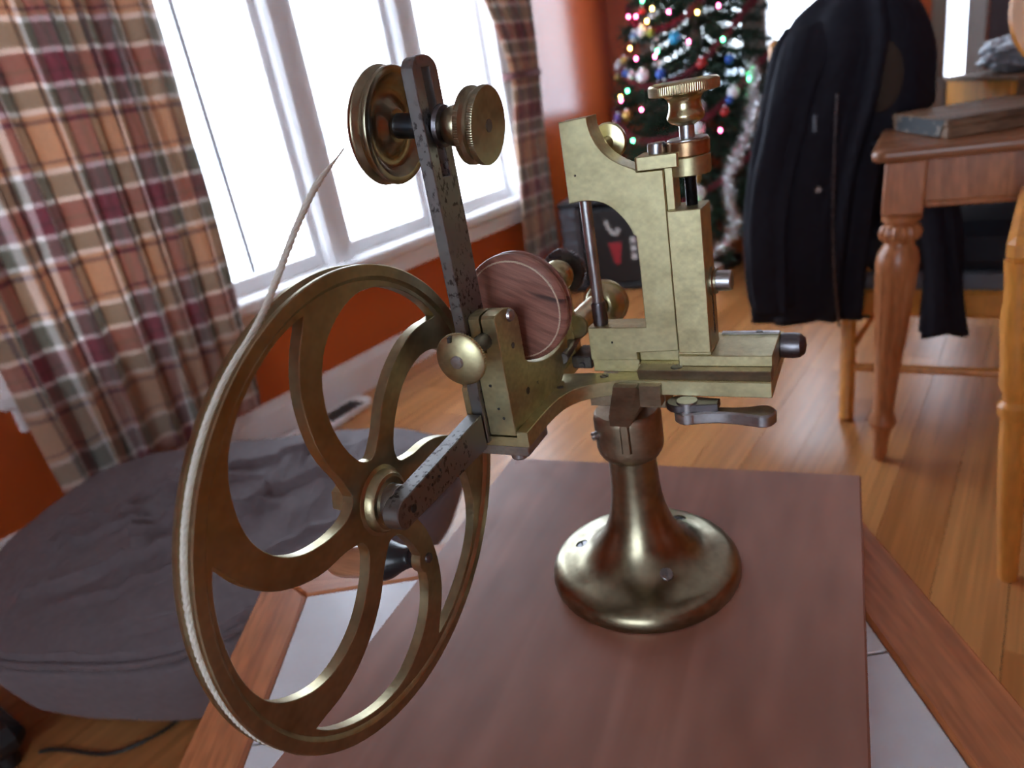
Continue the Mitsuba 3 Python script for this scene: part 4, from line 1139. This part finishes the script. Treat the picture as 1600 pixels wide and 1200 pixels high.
rim = [(.1305, -.0108), (.1318, -.0118), (.1385, -.0125), (.1398, -.0120), (.1398, -.0100), (.1362, -.0080), (.1350, -.0062), (.1362, -.0046), (.1398, -.0026), (.1398, -.0006), (.1392, 0), (.1330, 0), (.1310, -.0016), (.1302, -.0030)]
mp('rim', moved(lathe(rim, 240), WM), BRASS_WHEEL, HW, smooth=25)
mp('hub', moved(lathe([(0, -.016), (.0150, -.016), (.0165, -.0145), (.0170, -.0090), (.0215, -.0090), (.0215, -.0020), (.0192, -.0010), (.0186, .0024), (.0170, .0044), (.0150, .0050), (.0142, .0045), (0, .0045)], 80), WM), BRASS_WHEEL, HW, smooth=30)
mp('axle_collar', rod((-.0730, -.2252, .2089), (-.0632, -.2258, .2091), .0108, 40), STEEL, HW)
mp('axle_groove', rod((-.0722, -.2252, .2089), (-.0716, -.2252, .2089), .01125, 40), STEEL_BLUE, HW)
nutp = Polygon([(.0108 * math.cos(a * math.pi / 3 + .3), .0108 * math.sin(a * math.pi / 3 + .3)) for a in range(6)])
mp('axle_stub', moved(lathe([(0, -.034), (.0070, -.034), (.0070, -.014), (0, -.014)], 28), WM), STEEL, HW)
mp('axle_nut', moved(prism(nutp, -.033, -.0225, 'z', .0010), WM), BRASS_POLISHED, HW, label='square edged brass axle nut')
mp('axle_washer', moved(lathe([(0, -.0225), (.0100, -.0225), (.0100, -.0200), (0, -.0200)], 36), WM), BRASS, HW)
# crank handle on the wheel
hp = (WM @ [.0308, -.0649, -.0095, 1])[:3]
hd = np.array([-.140, -.1945, .1318]) - hp
HA = along(hp, hd)
HD = mp('crank_handle', moved(lathe(np.vstack([[(0, .037), (.0098, .037)], spline([(.0098, .037), (.0108, .042), (.0116, .052), (.0112, .064), (.0096, .076), (.0070, .082)], 24)[1:], [(0, .0835)]]), 48), HA), GRIP_WOOD, label='wooden crank handle with a black ferrule')
mp('ferrule', moved(lathe(np.vstack([[(0, 0), (.0074, 0), (.0074, .0025), (.0066, .0030), (.0074, .0038), (.0074, .0055), (.0066, .0060), (.0072, .0070)], spline([(.0072, .0070), (.0082, .012), (.0108, .020), (.0140, .028), (.0146, .032), (.0135, .0368)], 20)[1:], [(0, .0370)]]), 56), HA), HORN, HD, label='black flared ferrule')
mp('pin', moved(lathe([(0, -.0024), (.0036, -.0024), (.0034, -.0009), (.0022, .0002), (0, .0006)], 28), WM @ trimesh.transformations.translation_matrix([.0308, -.0649, 0])), STEEL_DARK, HD)

# idler pulley and thumb nut on a tilted axle at the top of the bar
ia = np.array([math.cos(math.radians(7.6)), 0, -math.sin(math.radians(7.6))])
ic = np.array([-.0540, -.1172, .4080])


def on_axle(t_):
    return along(ic + ia * t_, ia, (0, 1, 0))


ip = np.vstack([[(0, 0), (.0095, 0)], spline([(.0095, 0), (.0120, -.0018), (.0165, -.0052), (.0225, -.0062), (.0280, -.0030), (.0305, -.0004)], 18)[1:], [(.0325, 0), (.0345, -.0004), (.0350, -.0014), (.0348, -.0030), (.0325, -.0052), (.0325, -.0066), (.0352, -.0090), (.0356, -.0104), (.0350, -.0118)], spline([(.0350, -.0118), (.0320, -.0150), (.0260, -.0178), (.0150, -.0190), (.006, -.0193)], 14)[1:], [(0, -.0193)]])
I_ = mp('idler_pulley', moved(lathe(ip, 120), on_axle(-.0285)), BRASS_OLD, smooth=35, label='dished brass idler pulley at the top left')
mp('stud', moved(lathe([(0, 0), (.0076, 0), (.0076, .0195), (0, .0195)], 36), on_axle(-.0290)), STEEL_BLUE, I_, label='blued steel stud')
mp('axle_core', moved(lathe([(0, 0), (.0040, 0), (.0040, .022), (0, .022)], 24), on_axle(-.0125)), STEEL, I_)
mp('washer', moved(lathe([(0, 0), (.0122, 0), (.0126, .0008), (.0120, .0034), (.0095, .0048), (0, .0048)], 48), on_axle(.0012)), STEEL_DARK, I_)
npf = np.vstack([[(0, .0050), (.0080, .0050)], spline([(.0080, .0050), (.0108, .0078), (.0119, .0120), (.0112, .0165), (.0092, .0200)], 18)[1:], [(.0120, .0205), (.0195, .0208)]])
j1 = len(npf)
npf = np.vstack([npf, [(.0219, .0214), (.0222, .0222), (.0222, .0246), (.0212, .0254), (.0202, .0266), (.0202, .0284), (.0212, .0296), (.0223, .0302), (.0224, .0312), (.0224, .0330), (.0219, .0338), (0, .0338)]])


def nut_ripple(th, j):
    return 1 - (.014 * (.5 + .5 * np.cos(th * 100)) if (j1 <= j <= j1 + 2 or j1 + 7 <= j <= j1 + 9) else 0) * np.ones_like(th)


N_ = mp('thumb_nut', moved(lathe(npf, 500, nut_ripple), on_axle(0)), BRASS_OLD, smooth=35, label='knurled brass thumb nut with a round neck')
mp('centre_hole', moved(lathe([(0, 0), (.0038, 0), (.0038, .0003), (0, .0003)], 20), on_axle(.0338)), STEEL_DARK, N_)

# drive cord: three twisted strands round the wheel, with a free end standing up
rw = .1382
ang = np.radians(np.arange(112, 345, 1.0))[::-1]
cw = [(WM @ [rw * math.cos(a), rw * math.sin(a), -.0064, 1])[:3] for a in ang]
tail = np.array([(-.0815, -.2620, .3462), (-.0815, -.2401, .3655), (-.0815, -.2207, .3815), (-.0815, -.2029, .3935), (-.0815, -.1887, .4003), (-.0815, -.1765, .4064)])
path = spline(np.vstack([np.array(cw)[::6], tail]), 900)
s_ = np.r_[0, np.cumsum(np.linalg.norm(np.diff(path, axis=0), axis=1))]
tg = np.gradient(path, axis=0)
tg /= np.linalg.norm(tg, axis=1, keepdims=True)
na = np.cross(tg, [1.0, 0.02, 0])
na /= np.linalg.norm(na, axis=1, keepdims=True)
nb = np.cross(tg, na)
fade = np.clip((s_[-1] - s_) / .03, 0.25, 1)
strands = []
for k in range(3):
    ph = s_ / .0115 * 2 * np.pi + k * 2 * np.pi / 3
    off = (.00088 * fade)[:, None] * (np.cos(ph)[:, None] * na + np.sin(ph)[:, None] * nb)
    strands.append(tube(path + off, .00105 * fade, 8))
add('drive_cord', cat(strands), ROPE, None, MACHINE, smooth=True, label='twisted white cord lying in the hand wheel groove with its free end standing up', cat_='cord')
